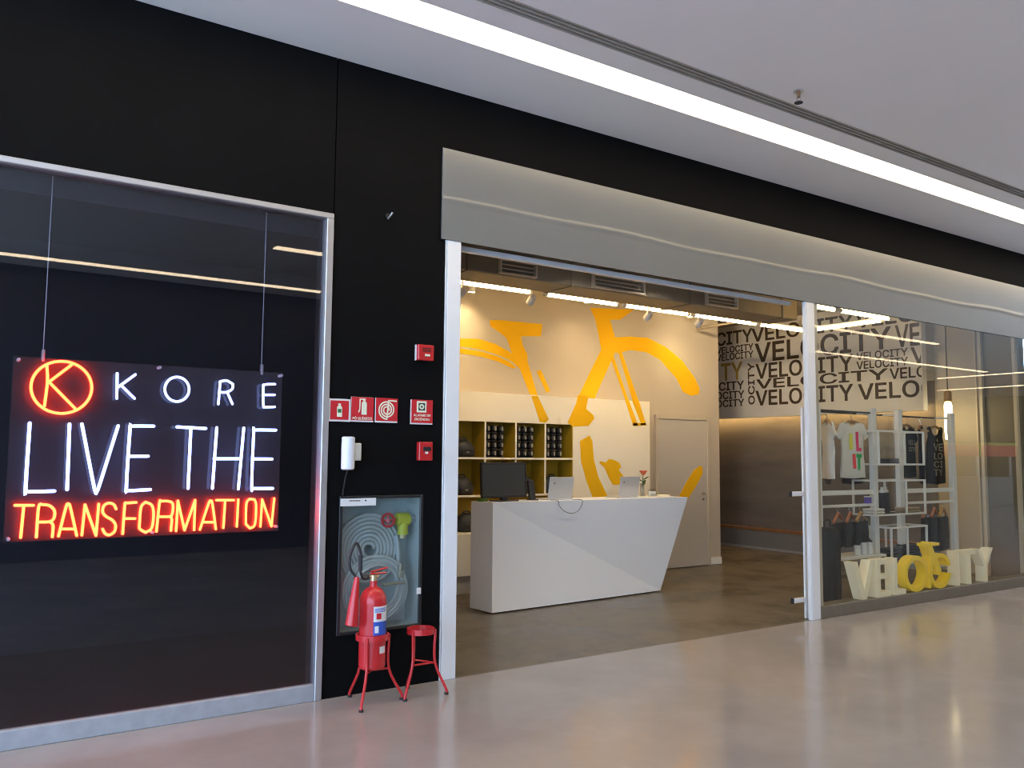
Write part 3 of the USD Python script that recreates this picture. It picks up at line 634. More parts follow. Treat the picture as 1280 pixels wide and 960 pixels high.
lb = obj('label_strip', bx(2.140, 2.384, -0.011, -0.0085, 1.174, 1.222), MAT['label_white'], hc, label='white label strip with faint dark print')
obj('print_mark', cat_([bx(2.20 + 0.011 * k, 2.207 + 0.011 * k, -0.0118, -0.011, 1.203, 1.2115) for k in range(7)] + [bx(2.305, 2.318, -0.0118, -0.011, 1.203, 1.2115)]), MAT['text_dark'], lb)
obj('latch', bx(2.690, 2.722, -0.016, -0.008, 0.585, 0.625, 0.002), MAT['label_white'], hc)

hs = thing('fire_hose', 'grey-white canvas fire hose rolled in a flat coil at the top of the cabinet', 'fire hose', (2.41, 0.15, 0.88))
a_ = np.linspace(0, 2 * np.pi * 7.5, 300)
rr = 0.035 + 0.026 * a_ / (2 * np.pi)
obj('coil', move(cat_([tube(np.stack([rr * np.cos(a_), -0.018 + 0.012 * np.sin(3 * a_) * 0.3, rr * np.sin(a_) * 1.02], 1)[::2], 0.0135, 6), move(tube(np.stack([rr * np.cos(a_), 0.022 + 0 * a_, rr * np.sin(a_)], 1)[::3], 0.0135, 5), (0.008, 0, -0.005))]), (0, 0, 0)), MAT['hose'], hs, smooth=60)
obj('hanging_end', tube(smooth_path([(0.19, -0.03, 0.08), (0.20, -0.045, -0.05), (0.185, -0.05, -0.2), (0.20, -0.045, -0.33)], 6), 0.016, 8), MAT['hose'], hs)
hs = thing('fire_hose', 'second canvas fire hose loosely coiled at the bottom of the cabinet behind the extinguisher', 'fire hose', (2.44, 0.075, 0.62))
ms = []
for k in range(5):
    r = 0.225 - 0.018 * k
    ph = rng.uniform(0, 6)
    q = np.linspace(0, 2 * np.pi, 41)[:-1]
    ms.append(tube(np.stack([r * np.cos(q) * (1 + 0.03 * np.sin(2 * q + ph)), 0.012 + 0.012 * np.sin(q + ph) - 0.006 * k, 0.97 * r * np.sin(q) + 0.004 * k], 1), 0.011, 7, closed=True))
obj('coil', cat_(ms), MAT['hose'], hs, smooth=60)
obj('nozzle', move(lathe([(0.02, 0), (0.018, 0.03), (0.012, 0.04), (0.020, 0.06), (0.012, 0.09)], 14), (0.155, -0.035, 0.075)), MAT['dull_brass'], hs, smooth=40)
obj('coupling', tube([(0.03, -0.036, 0.035), (0.14, -0.036, 0.04), (0.19, -0.036, 0.04)], 0.010, 10), MAT['dull_brass'], hs)
hv = thing('hydrant_valve', 'yellow-green hydrant valve with a red handwheel at the top right of the cabinet', 'valve', (2.62, 0.09, 1.06))
q = np.linspace(0, 2 * np.pi, 21)[:-1]
wheel = [tube(np.stack([-0.108 + 0 * q, 0.04 * np.cos(q), 0.042 * np.sin(q)], 1), 0.008, 8, closed=True)]
for k in range(4):
    wheel.append(tube([(-0.108, 0, 0), (-0.108, 0.04 * math.cos(k * 1.57), 0.042 * math.sin(k * 1.57))], 0.006, 6))
wheel.append(tube([(-0.125, 0, 0), (-0.09, 0, 0)], 0.013, 10))
obj('handwheel', move(move(cat_(wheel), (0.108, 0, 0)), (-0.112, -0.03, 0.01), rz=1.0), MAT['red'], hv)
obj('valve_body', cat_([tube([(-0.04, 0, 0.01), (-0.03, 0, 0.01), (0.05, 0, 0.01), (0.06, 0, 0.01)], [0.03, 0.045, 0.045, 0.03], 12), tube([(0.01, 0, 0.01), (0.01, -0.005, -0.06), (0.01, -0.005, -0.09)], [0.04, 0.034, 0.038], 12)]), MAT['valve_yellow'], hv, smooth=40)
obj('spindle', tube([(-0.10, -0.02, 0.01), (-0.03, 0, 0.01)], 0.009, 8), MAT['brass'], hv)
obj('pipe', tube([(0.06, 0, 0.01), (0.095, 0, 0.01)], 0.03, 12), MAT['alu'], hv)
obj('outlet_cap', tube([(0.01, -0.005, -0.09), (0.01, -0.005, -0.115)], 0.02, 10), MAT['brass'], hv)

# ================================================================ EXTINGUISHER AND STANDS
def stand(name, label, cx, cy, rx_, rot, foot_r, zr=0.395, low=True):
    t = thing(name, label, 'stand', (cx, cy, 0))
    q = np.linspace(0, 2 * np.pi, 33)[:-1]
    band = ring_poly(0, 0, rx_ - 0.006, rx_ + 0.006, 24)
    b = extrude(band, 0.034); b.apply_translation((0, 0, zr - 0.017))
    obj('ring', b, MAT['red'], t, smooth=40)
    for k in range(3):
        a = rot + k * 2 * np.pi / 3
        c, s_ = math.cos(a), math.sin(a)
        r_in = rx_ + 0.010
        pts = [(r_in * c, r_in * s_, zr + 0.008), (r_in * c, r_in * s_, 0.20), (foot_r * c, foot_r * s_, 0.035), ((foot_r + 0.002) * c, (foot_r + 0.002) * s_, 0.006)]
        leg = obj('leg', tube(smooth_path(pts, 4), 0.009, 8), MAT['red'], t, smooth=50)
        obj('foot_cap', tube([((foot_r + 0.002) * c, (foot_r + 0.002) * s_, 0.0), ((foot_r + 0.002) * c, (foot_r + 0.002) * s_, 0.014)], 0.014, 10), MAT['black_rubber'], leg)
    pts = [((rx_ + 0.002) * math.cos(rot + k * 2 * np.pi / 3), (rx_ + 0.002) * math.sin(rot + k * 2 * np.pi / 3), 0.197) for k in range(3)]
    if low:
        obj('brace', cat_([tube([pts[k], (0, 0, 0.192)], 0.006, 6) for k in range(3)]), MAT['red'], t)
    else:
        obj('brace', cat_([tube([pts[k], pts[(k + 1) % 3]], 0.006, 6) for k in range(3)]), MAT['red'], t)
    return t
S1 = (2.279, -0.225)
stand('extinguisher_stand', 'red tripod stand holding the fire extinguisher in front of the black column', *S1, 0.095, math.radians(-132), 0.19)
stand('extinguisher_stand', 'empty red tripod stand to the right of the fire extinguisher', 2.612, -0.225, 0.082, math.radians(-30), 0.165, low=False)
ex = thing('fire_extinguisher', 'red fire extinguisher with black hose and horn, standing in the left tripod stand', 'fire extinguisher', (S1[0], S1[1], 0.2))
prof = [(0.055, 0.0), (0.078, 0.012), (0.082, 0.03), (0.082, 0.40)] + [(0.082 * math.cos(a) if a < 1.35 else 0.024, 0.40 + 0.10 * math.sin(a)) for a in np.linspace(0.1, 1.4, 10)] + [(0.022, 0.515), (0.022, 0.53)]
obj('cylinder', lathe(prof, 32), MAT['red'], ex, smooth=40)
def wrap(z0, z1, a0, a1, r):
    q = np.linspace(a0, a1, 12)
    v, f = [], []
    for rr_ in (r, r + 0.0012):
        for z in (z0, z1):
            v += [(rr_ * math.cos(a), rr_ * math.sin(a), z) for a in q]
    n = len(q)
    for k in range(n - 1):
        f += [[2 * n + k, 2 * n + k + 1, 3 * n + k + 1, 3 * n + k], [k + 1, k, n + k, n + k + 1], [3 * n + k, 3 * n + k + 1, n + k + 1, n + k], [k, k + 1, 2 * n + k + 1, 2 * n + k]]
    f += [[0, 2 * n, 3 * n, n], [2 * n - 1 + 0, 4 * n - 1, 3 * n - 1, n - 1]]
    return (np.array(v), np.array(f))
A0, A1 = math.radians(-112), math.radians(-38)
obj('label', wrap(0.295, 0.385, A0, A1, 0.0822), MAT['label_white'], ex, label='white upper half of the label')
obj('label', wrap(0.215, 0.295, A0, A1, 0.0822), MAT['label_blue'], ex, label='blue lower half of the label')
obj('label_mark', wrap(0.31, 0.345, math.radians(-100), math.radians(-78), 0.0836), MAT['signred'], ex, label='red emblem on the label')
obj('label_mark', wrap(0.23, 0.27, math.radians(-106), math.radians(-90), 0.0836), MAT['label_white'], ex, label='white box on the blue label')
obj('label_mark', cat_([trimesh.Trimesh(*meshkit.arrays(wrap(0.352 + 0.009 * k, 0.356 + 0.009 * k, math.radians(-108), math.radians(-52), 0.0836))[:2], process=False) for k in range(3)]), MAT['label_blue'], ex, label='blue print lines')
obj('tag', wrap(0.105, 0.145, math.radians(-82), math.radians(-50), 0.0822), MAT['label_white'], ex, label='small white tag low on the cylinder')
obj('valve', cat_([tube([(0, 0, 0.53), (0, 0, 0.565)], 0.02, 12), tube([(-0.03, 0, 0.555), (0.03, 0, 0.555)], 0.011, 8)]), MAT['brass'], ex)
obj('lever', cat_([bx(-0.02, 0.085, -0.009, 0.009, 0.568, 0.578, 0.003), move(bx(-0.02, 0.095, -0.009, 0.009, 0, 0.009, 0.003), (0, 0, 0.583), ry=-0.18)]), MAT['red'], ex)
obj('hose', tube(smooth_path([(-0.028, -0.002, 0.555), (-0.07, -0.01, 0.55), (-0.098, -0.02, 0.60), (-0.098, -0.02, 0.70), (-0.130, -0.02, 0.765), (-0.165, -0.02, 0.70), (-0.165, -0.02, 0.62), (-0.128, -0.03, 0.56)], 7), 0.008, 8), MAT['black_rubber'], ex, smooth=50)
obj('hose_grip', tube([(-0.098, -0.02, 0.60), (-0.098, -0.02, 0.69)], 0.012, 10), MAT['black_rubber'], ex)
horn_p = np.array([(-0.125, -0.03, 0.565), (-0.126, -0.03, 0.54), (-0.142, -0.035, 0.42), (-0.156, -0.04, 0.285), (-0.157, -0.04, 0.28)])
obj('horn', tube(horn_p, [0.014, 0.017, 0.029, 0.039, 0.036], 16), MAT['red'], ex, smooth=40)

# ================================================================ WHITE DOOR POST beside the right-hand shop post
dp = thing('door_post', 'slim white door post with two short arms, left of the right-hand white post', 'door post')
obj('post', bx(6.874, 6.918, 0.09, 0.11, 0.0, 1.99, 0.003), MAT['white_metal'], dp)
for z in (1.165, 0.175):
    a = obj('arm', bx(6.70, 6.874, 0.085, 0.115, z - 0.022, z + 0.022, 0.004), MAT['white_metal'], dp)
    obj('end_plug', bx(6.688, 6.70, 0.083, 0.117, z - 0.026, z + 0.026, 0.003), MAT['black_rubber'], a)

# ================================================================ RECEPTION COUNTER
CA = math.atan2(1.977 - 1.810, 6.867 - 4.467)
ct = thing('reception_counter', 'white reception counter with a slanted right end in front of the mural', 'counter', (4.467, 1.81, 0), CA)
L0, L1, H, D = 2.36, 2.66, 1.05, 0.36
front = Polygon([(0, 0.012), (L0, 0.012), (L1, H), (0, H)])
def prism(poly, y0, y1):
    m = extrude(poly, y1 - y0); m.apply_transform(XZ); m.apply_translation((0, y1, 0)); return m
FW = 0.15            # the front is folded along its diagonal: the upper right corner stands forward
vq = np.array([(0, 0, 0.012), (L0, 0, 0.012), (L1, -FW, H), (0, 0, H), (0, 0.02, 0.012), (L0, 0.02, 0.012), (L1, 0.02, H), (0, 0.02, H)])
fq = np.array([[0, 1, 3], [1, 2, 3], [4, 7, 5], [5, 7, 6], [0, 4, 5], [0, 5, 1], [3, 2, 6], [3, 6, 7], [0, 3, 7], [0, 7, 4], [1, 5, 6], [1, 6, 2]])
obj('front_panel', trimesh.Trimesh(vq, fq, process=False), MAT['counter'], ct)
obj('side_panel', bx(0, 0.02, 0.022, D, 0.012, H), MAT['counter'], ct, label='left side panel')
sp = trimesh.Trimesh(*hull([(L0 - 0.02, 0.021, 0.012), (L0, 0.021, 0.012), (L0 - 0.02, D, 0.012), (L0, D, 0.012), (L1 - 0.02, 0.021, H), (L1, 0.021, H), (L1 - 0.02, D, H), (L1, D, H)]), process=False)
obj('side_panel', sp, MAT['counter'], ct, label='slanted right side panel')
obj('top', bx(0.02, L1 - 0.034, 0.022, D, H - 0.03, H), MAT['counter'], ct)
obj('plinth', bx(0.03, L0 - 0.03, 0.03, D - 0.03, 0, 0.0118), MAT['dark_slot'], ct)
obj('inner_shelf', bx(0.02, L0 - 0.03, 0.022, D, 0.55, 0.57), MAT['counter'], ct)
def on_counter(u, v, z=H):
    c, s_ = math.cos(CA), math.sin(CA)
    return (4.467 + u * c - v * s_, 1.81 + u * s_ + v * c, z)
mo = thing('monitor', 'dark computer monitor at the left end of the white counter', 'monitor', on_counter(0.29, 0.20), CA + 0.05)
obj('screen_panel', move(bx(-0.285, 0.285, -0.014, 0.014, 0.05, 0.375, 0.006), rx=-0.06), MAT['screen'], mo)
obj('bezel', move(cat_([bx(-0.29, 0.29, -0.019, 0.016, 0.365, 0.385, 0.003), bx(-0.29, 0.29, -0.019, 0.016, 0.035, 0.06, 0.003), bx(-0.292, -0.28, -0.019, 0.016, 0.06, 0.365), bx(0.28, 0.292, -0.019, 0.016, 0.06, 0.365)]), rx=-0.06), MAT['black_plastic'], mo)
obj('stand', cat_([bx(-0.04, 0.04, -0.01, 0.02, 0.01, 0.05), bx(-0.13, 0.13, -0.08, 0.08, 0, 0.011, 0.004)]), MAT['black_plastic'], mo)
te = thing('card_terminal', 'small dark payment terminal upright beside the monitor on the counter', 'card terminal', on_counter(0.655, 0.20), CA)
obj('body', move(bx(-0.035, 0.035, -0.02, 0.02, 0.0, 0.20, 0.006), (0, 0, 0.006), rx=-0.2), MAT['black_plastic'], te)
obj('base', bx(-0.045, 0.045, -0.05, 0.045, 0, 0.012, 0.004), MAT['black_plastic'], te)
def laptop(label, u, v, w, h, rz):
    t = thing('laptop', label, 'laptop', on_counter(u, v), CA + rz)
    obj('base', bx(-w / 2, w / 2, 0.0, 0.205, 0.0, 0.014, 0.004), MAT['laptop'], t)
    lid = obj('lid', move(bx(-w / 2, w / 2, -0.008, 0, 0, h, 0.003), (0, 0.012, 0.015), rx=0.16), MAT['laptop'], t)
    obj('logo', move(flat(Point(-0.10, h * 0.72).buffer(0.011), -0.0085, 0.0006), (0, 0.012, 0.015), rx=0.16), MAT['plinth'], lid)
laptop('silver laptop with its lid open, near the middle of the counter beside the monitor', 0.95, 0.10, 0.335, 0.225, 0.0)
laptop('silver laptop with its lid open, to the right on the counter near the flower', 1.96, 0.10, 0.33, 0.222, 0.06)
cb = obj('charging_cable', tube(smooth_path([on_counter(0.80, 0.08, H + 0.004), on_counter(0.79, -0.045, H + 0.004), on_counter(0.80, -0.056, 1.0), on_counter(0.87, -0.055, 0.945), on_counter(0.97, -0.056, 0.92), on_counter(1.06, -0.062, 0.95), on_counter(1.10, -0.07, 1.02), on_counter(1.10, -0.058, H + 0.004), on_counter(1.08, 0.06, H + 0.004)], 6), 0.0035, 6), MAT['plinth'], label='thin grey cable looping down the front of the white counter', cat='cable')
va = thing('flower_vase', 'small clear vase with one coral flower at the right end of the counter', 'vase', on_counter(2.245, 0.16))
obj('vase', lathe([(0.030, 0.0), (0.034, 0.004), (0.026, 0.06), (0.024, 0.12), (0.028, 0.15), (0.025, 0.15), (0.021, 0.12), (0.022, 0.06), (0.026, 0.01), (0.0, 0.01)], 20), MAT['clear'], va, smooth=40)
obj('stem', tube(smooth_path([(0.0, 0, 0.012), (0.004, 0.002, 0.12), (0.018, 0.004, 0.25)], 5), 0.004, 6), MAT['green_leaf'], va)
fl = []
for k in range(14):
    a, tl = k * 2.4, 0.25 + 0.9 * (k / 14)
    p = trimesh.creation.icosphere(1, 1.0); p.apply_scale((0.032, 0.026, 0.010))
    p = move(p, (0.018, 0, 0), ry=-tl)
    fl.append(move(p, (0.02, 0.004, 0.27 + 0.012 * (1 - k / 14)), rz=a))
obj('flower', cat_(fl), MAT['petal'], va, smooth=True)
for a, z in ((0.4, 0.17), (2.5, 0.19), (4.3, 0.15), (5.4, 0.21)):
    lf = trimesh.creation.icosphere(1, 1.0); lf.apply_scale((0.042, 0.02, 0.007))
    obj('leaf', move(move(lf, (0.035, 0, 0), ry=-0.5), (0.008, 0.002, z), rz=a), MAT['green_leaf'], va, smooth=True)
tr = thing('white_tray', 'low white tray holding the flower vase at the right end of the counter', 'tray', on_counter(2.27, 0.16, H - 0.0))
c_ = thing('card_holder', 'small clear card holder to the right of the flower vase', 'card holder', on_counter(2.385, 0.15), CA)
obj('holder', cat_([bx(-0.06, 0.06, -0.004, 0.0, 0.0, 0.085, 0.001), bx(-0.06, 0.06, -0.03, 0.0, 0.0, 0.005), bx(-0.06, 0.06, -0.034, -0.03, 0.0, 0.035)]), MAT['clear'], c_)
obj('cards', bx(-0.045, 0.045, -0.026, -0.008, 0.006, 0.06), MAT['label_white'], c_)
pp = thing('leaflet_stack', 'low stack of pale leaflets lying at the right end of the counter', 'leaflets', on_counter(2.55, 0.17), CA + 0.1)
obj('leaflets', cat_([move(bx(-0.10, 0.10, -0.07, 0.07, 0.004 * k, 0.004 * k + 0.0035), (0.003 * (k % 3), 0, 0), rz=0.03 * (k % 2)) for k in range(4)]), MAT['letter_cream'], pp)
gp = thing('green_box', 'small green box by the monitor at the left edge of the counter', 'box', on_counter(0.05, 0.26), CA)
obj('carton', bx(-0.035, 0.06, -0.03, 0.03, 0, 0.035, 0.003), mat('green_card', (0.16, 0.26, 0.02), 0.6), gp)
obj('lid', bx(-0.037, 0.062, -0.032, 0.032, 0.035, 0.043, 0.002), MAT['yellow'], gp)

# ================================================================ SHELF UNIT behind the counter
su = thing('shelf_unit', 'cream wall unit with yellow pigeonholes behind the counter, painted with part of the mural', 'shelf unit')
obj('fascia', bx(3.2, 6.42, 3.05, 3.07, 1.885, 2.22), MAT['cream'], su)
obj('side_panel', bx(6.42, 7.69, 3.05, 3.345, 0, 2.22), MAT['cream'], su)
obj('top_board', bx(3.2, 6.42, 3.07, 3.345, 2.20, 2.22), MAT['cream'], su)
obj('back_board', bx(3.2, 6.42, 3.33, 3.345, 0.65, 2.20), MAT['yellow'], su)
obj('ceiling_board', bx(3.2, 6.42, 3.07, 3.33, 1.885, 1.90), MAT['yellow'], su)
VX = [3.885, 4.31, 4.735, 5.16, 5.582, 6.005]
for x in VX:
    p = obj('partition', bx(x - 0.009, x + 0.009, 3.062, 3.33, 1.06, 1.885), MAT['yellow'], su)
    obj('front_edge', bx(x - 0.010, x + 0.010, 3.05, 3.062, 1.06, 1.885), MAT['cream'], p)
obj('partition', bx(6.405, 6.419, 3.052, 3.33, 1.06, 1.885), MAT['yellow'], su)
for z in (1.47, 1.05):
    p = obj('shelf', bx(3.2, 6.42, 3.064, 3.33, z - 0.009, z + 0.009), MAT['yellow'], su)
    obj('front_edge', bx(3.2, 6.42, 3.048, 3.064, z - 0.011, z + 0.011), MAT['cream'], p)
obj('low_cabinet', bx(3.2, 6.42, 2.90, 3.33, 0.20, 0.65, 0.003), MAT['cream'], su)
obj('kick_board', bx(3.2, 6.42, 2.95, 3.33, 0.0, 0.20), MAT['shop_wall'], su)
for poly in PANM:
    obj('painted_stroke', flat(Polygon(poly), 3.0495, 0.002), MAT['mural'], su, label='yellow brush stroke of a bicycle mural')

def sph_hull(items):
    pts = []
    for (x, y, z, r) in items:
        s_ = trimesh.creation.icosphere(1, r); pts.append(s_.vertices + np.array([x, y, z]))
    return trimesh.Trimesh(*hull(np.vstack(pts)), process=False)
def make_shoe(label, loc):
    t = thing('cycling_shoe', label, 'shoe', loc, 0, 'black cycling shoes stacked in the pigeonholes')
    obj('upper', cat_([sph_hull([(0, 0.036, 0.045, 0.036), (0, 0.03, 0.064, 0.028), (0, 0.12, 0.038, 0.036), (0.006, 0.20, 0.03, 0.028), (0, 0.09, 0.058, 0.030)])]), MAT['black_rubber'], t, smooth=50)
    obj('sole', extrude(unary_union([Point(0, 0.03).buffer(0.033), Point(0, 0.12).buffer(0.034), Point(0.004, 0.20).buffer(0.036), sbox(-0.03, 0.03, 0.03, 0.2)]), 0.012), MAT['black_plastic'], t)
    obj('heel_tag', bx(-0.010, 0.010, -0.0005, 0.004, 0.028, 0.072, 0.001), MAT['print_grey'], t)
    return t
shoe0 = None
rown = ['bottom', 'second', 'third', 'top']
celln = {4.735: 'first', 5.16: 'second', 5.582: 'third', 6.005: 'fourth'}
for x in (5.16, 5.582, 6.005):
    for k in range(4):
        for j, dx in enumerate((0.06, 0.15, 0.245)):
            loc = (x + dx, 3.07, 1.480 + 0.093 * k)
            lab = '%s black cycling shoe in the %s row of the %s upper pigeonhole of shoes' % (('left', 'middle', 'right')[j], rown[k], {5.16: 'left', 5.582: 'middle', 6.005: 'right'}[x])
            if shoe0 is None:
                shoe0 = make_shoe(lab, loc)
            else:
                copy_of(shoe0, lab, loc)
def make_bag(label, loc):
    t = thing('gym_bag', label, 'bag', loc)
    b = trimesh.creation.icosphere(3, 1.0)
    v = b.vertices.copy()
    v[:, 2] = np.where(v[:, 2] < -0.35, -0.35, v[:, 2])
    v = v * np.array([0.15, 0.11, 0.155])
    v[:, 2] += 0.35 * 0.155
    v += 0.014 * (meshkit.fbm(v * 14, 3, 5)[:, None] - 0.5) * np.array([1, 1, 0.6])
    v[:, 2] = np.maximum(v[:, 2], 0.0)
    b.vertices = v
    obj('body', b, MAT['black_rubber'], t, smooth=True)
    obj('handle', tube(smooth_path([(-0.05, 0, 0.195), (-0.03, 0, 0.222), (0.03, 0, 0.222), (0.05, 0, 0.195)], 5), 0.007, 6), MAT['black_rubber'], t)
    obj('pocket', bx(-0.08, 0.08, -0.118, -0.085, 0.015, 0.085, 0.012), MAT['black_plastic'], t)
    obj('printed_mark', bx(-0.018, 0.022, -0.1195, -0.118, 0.05, 0.065), MAT['print_grey'], t)
    return t
b0 = make_bag('black rounded gym bag in the upper left pigeonhole by the white post', (4.945, 3.19, 1.480))
copy_of(b0, 'black rounded gym bag in the lower left pigeonhole behind the monitor', (4.935, 3.19, 1.060))
copy_of(b0, 'black rounded gym bag in the lower right pigeonhole above the laptop', (6.20, 3.19, 1.060))
copy_of(b0, 'black gym bag in the lower pigeonhole half hidden behind the monitor', (5.79, 3.19, 1.060))
copy_of(b0, 'dark bag standing on the low cabinet under the pigeonholes', (5.0, 3.18, 0.652))

# ================================================================ WINDOW LETTERS: V E L O C I T Y
LD, LB, LT = 0.105, 0.116, 0.49
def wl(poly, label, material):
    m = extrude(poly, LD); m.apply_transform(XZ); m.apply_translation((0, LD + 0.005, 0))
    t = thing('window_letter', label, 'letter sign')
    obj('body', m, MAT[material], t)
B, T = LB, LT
def stroke(*pts, w=0.06):
    return LineString(pts).buffer(w / 2, cap_style=2, join_style=2)
clipb = sbox(7, B, 11, T)
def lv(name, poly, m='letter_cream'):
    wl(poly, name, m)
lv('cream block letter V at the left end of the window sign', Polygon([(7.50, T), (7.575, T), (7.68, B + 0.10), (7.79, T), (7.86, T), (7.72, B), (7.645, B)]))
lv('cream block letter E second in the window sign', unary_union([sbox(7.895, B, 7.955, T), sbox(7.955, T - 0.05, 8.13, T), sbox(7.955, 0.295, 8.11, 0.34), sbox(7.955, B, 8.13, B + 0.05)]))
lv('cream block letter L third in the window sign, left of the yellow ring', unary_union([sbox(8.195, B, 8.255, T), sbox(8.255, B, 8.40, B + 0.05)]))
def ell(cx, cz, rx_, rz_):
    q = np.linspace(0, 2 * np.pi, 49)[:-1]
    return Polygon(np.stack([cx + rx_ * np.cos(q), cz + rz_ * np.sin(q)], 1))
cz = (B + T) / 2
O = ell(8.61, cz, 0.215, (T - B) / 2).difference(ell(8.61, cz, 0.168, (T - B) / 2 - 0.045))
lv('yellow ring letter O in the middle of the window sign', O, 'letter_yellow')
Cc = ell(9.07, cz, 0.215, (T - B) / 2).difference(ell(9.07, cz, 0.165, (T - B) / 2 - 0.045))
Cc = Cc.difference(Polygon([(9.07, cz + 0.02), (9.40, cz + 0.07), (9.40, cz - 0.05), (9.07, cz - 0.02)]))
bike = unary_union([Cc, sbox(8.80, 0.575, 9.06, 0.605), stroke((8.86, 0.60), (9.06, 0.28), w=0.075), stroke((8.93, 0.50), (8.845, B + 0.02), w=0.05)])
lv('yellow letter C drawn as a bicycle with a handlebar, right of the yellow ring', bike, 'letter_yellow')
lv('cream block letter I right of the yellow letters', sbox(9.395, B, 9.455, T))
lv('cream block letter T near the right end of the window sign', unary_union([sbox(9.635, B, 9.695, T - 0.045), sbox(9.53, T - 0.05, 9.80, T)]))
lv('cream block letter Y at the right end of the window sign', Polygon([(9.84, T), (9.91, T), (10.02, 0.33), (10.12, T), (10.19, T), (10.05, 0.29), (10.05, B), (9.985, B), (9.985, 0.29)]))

# ================================================================ PENDANT LAMP
pl = thing('pendant_lamp', 'hanging tubular bulb lamp with a wooden cap near the right end of the shop window', 'pendant lamp', (11.16, 1.0, 0))
obj('cord', tube([(0, 0, 2.42), (0, 0, 3.75)], 0.008, 6), MAT['black_rubber'], pl)
obj('cap', lathe([(0.045, 2.275), (0.05, 2.30), (0.045, 2.40), (0.015, 2.43)], 16), MAT['wood'], pl, smooth=40)
obj('bulb', lathe([(0.02, 1.76), (0.046, 1.775), (0.05, 1.85), (0.05, 2.22), (0.035, 2.27)], 16), MAT['bulb'], pl, smooth=40)

# ================================================================ CLOTHES RACK in the window
RY = 0.70
rk = thing('clothes_rack', 'white metal clothes rack with square posts standing behind the shop window', 'clothes rack')
for x in (7.93, 8.965, 9.49, 10.66):
    obj('post', bx(x - 0.042, x + 0.042, RY - 0.03, RY + 0.03, 0, 2.085, 0.004), MAT['white_metal'], rk)
obj('rail', bx(7.972, 8.923, RY - 0.02, RY + 0.02, 1.098, 1.15, 0.004), MAT['white_metal'], rk)
obj('rail', bx(7.972, 8.923, RY - 0.02, RY + 0.02, 0.965, 0.995, 0.004), MAT['white_metal'], rk)
obj('rail', bx(9.532, 10.618, RY - 0.02, RY + 0.02, 1.098, 1.15, 0.004), MAT['white_metal'], rk)
obj('rail', bx(9.532, 10.618, RY - 0.02, RY + 0.02, 0.965, 0.995, 0.004), MAT['white_metal'], rk)
obj('hanging_rod', tube([(7.972, RY, 2.03), (8.923, RY, 2.03)], 0.010, 8), MAT['black_plastic'], rk)
obj('hanging_rod', tube([(7.93, 0.90, 2.03), (10.98, 0.90, 2.03)], 0.010, 8), MAT['black_plastic'], rk)
for x in (7.93, 8.965, 9.49, 10.66):
    obj('rod_arm', bx(x - 0.012, x + 0.012, RY + 0.03, 0.915, 2.018, 2.042), MAT['white_metal'], rk)
obj('base_shelf', bx(7.972, 8.923, RY - 0.16, RY + 0.16, 0.41, 0.44, 0.003), MAT['white_metal'], rk)
obj('base_shelf', bx(9.532, 10.618, RY - 0.16, RY + 0.16, 0.22, 0.25, 0.003), MAT['white_metal'], rk)
def cube(label, x0, x1, z0, z1, xm=None):
    t = thing('display_frame', label, 'display frame')
    y0, y1, r = RY - 0.15, RY + 0.12, 0.010
    for yy in (y0, y1):
        obj('frame', cat_([bx(x0, x1, yy - r, yy + r, z0, z0 + 2 * r), bx(x0, x1, yy - r, yy + r, z1 - 2 * r, z1), bx(x0, x0 + 2 * r, yy - r, yy + r, z0 + 2 * r, z1 - 2 * r), bx(x1 - 2 * r, x1, yy - r, yy + r, z0 + 2 * r, z1 - 2 * r)] + ([bx(xm - r, xm + r, yy - r, yy + r, z0 + 2 * r, z1 - 2 * r)] if xm else [])), MAT['white_metal'], t)
    for (xx, zz) in ((x0, z0), (x1 - 2 * r, z0), (x0, z1 - 2 * r), (x1 - 2 * r, z1 - 2 * r)):
        obj('cross_bar', bx(xx, xx + 2 * r, y0 + r, y1 - r, zz, zz + 2 * r), MAT['white_metal'], t)
    obj('glass_shelf', bx(x0 + 0.02, x1 - 0.02, y0 + r, y1 - r, z0 + 0.004, z0 + 0.016), MAT['clear'], t)
cube('open white metal display frame, topmost of the three on the rack', 8.83, 9.765, 1.43, 1.83, 9.36)
cube('open white metal display frame, middle of the three on the rack', 8.735, 9.765, 0.86, 1.265, 9.365)
cube('open white metal display frame, lowest of the three on the rack', 9.03, 9.775, 0.30, 0.73, 9.362)

obj('trouser_bar', tube([(8.84, RY - 0.015, 1.815), (9.36, RY - 0.015, 1.815)], 0.006, 6), MAT['alu'], stage.GetPrimAtPath('/World/display_frame'))
def garment(poly, thick, seed, name, material, parent):
    m = extrude(poly, 1.0)
    v, f = trimesh.remesh.subdivide_to_size(m.vertices, m.faces, 0.06)
    m = trimesh.Trimesh(v, f, process=True)
    v = m.vertices.copy()
    bd = poly.boundary
    d = np.array([bd.distance(Point(a, b)) for a, b in v[:, :2]])
    f_ = 1 - np.exp(-d / 0.035)
    y = (0.5 - v[:, 2]) * thick * (0.35 + 0.65 * f_)
    w_ = np.stack([v[:, 0] * 9, v[:, 1] * 3.0, np.full(len(v), seed * 3.7)], 1)
    y += 0.05 * (meshkit.fbm(w_, 3, seed) - 0.5) * np.clip(-v[:, 1] * 3, 0.15, 1)
    m.vertices = np.stack([v[:, 0], y, v[:, 1]], 1)
    m.fix_normals()
    obj(name, m, material, parent, smooth=60)
    return m
TEE = Polygon([(-.08, 0), (-.20, -.035), (-.285, -.17), (-.215, -.215), (-.185, -.17), (-.19, -.40), (-.20, -.635), (0, -.645), (.20, -.635), (.19, -.40), (.185, -.17), (.215, -.215), (.285, -.17), (.20, -.035), (.08, 0), (.05, -.045), (0, -.06), (-.05, -.045)])
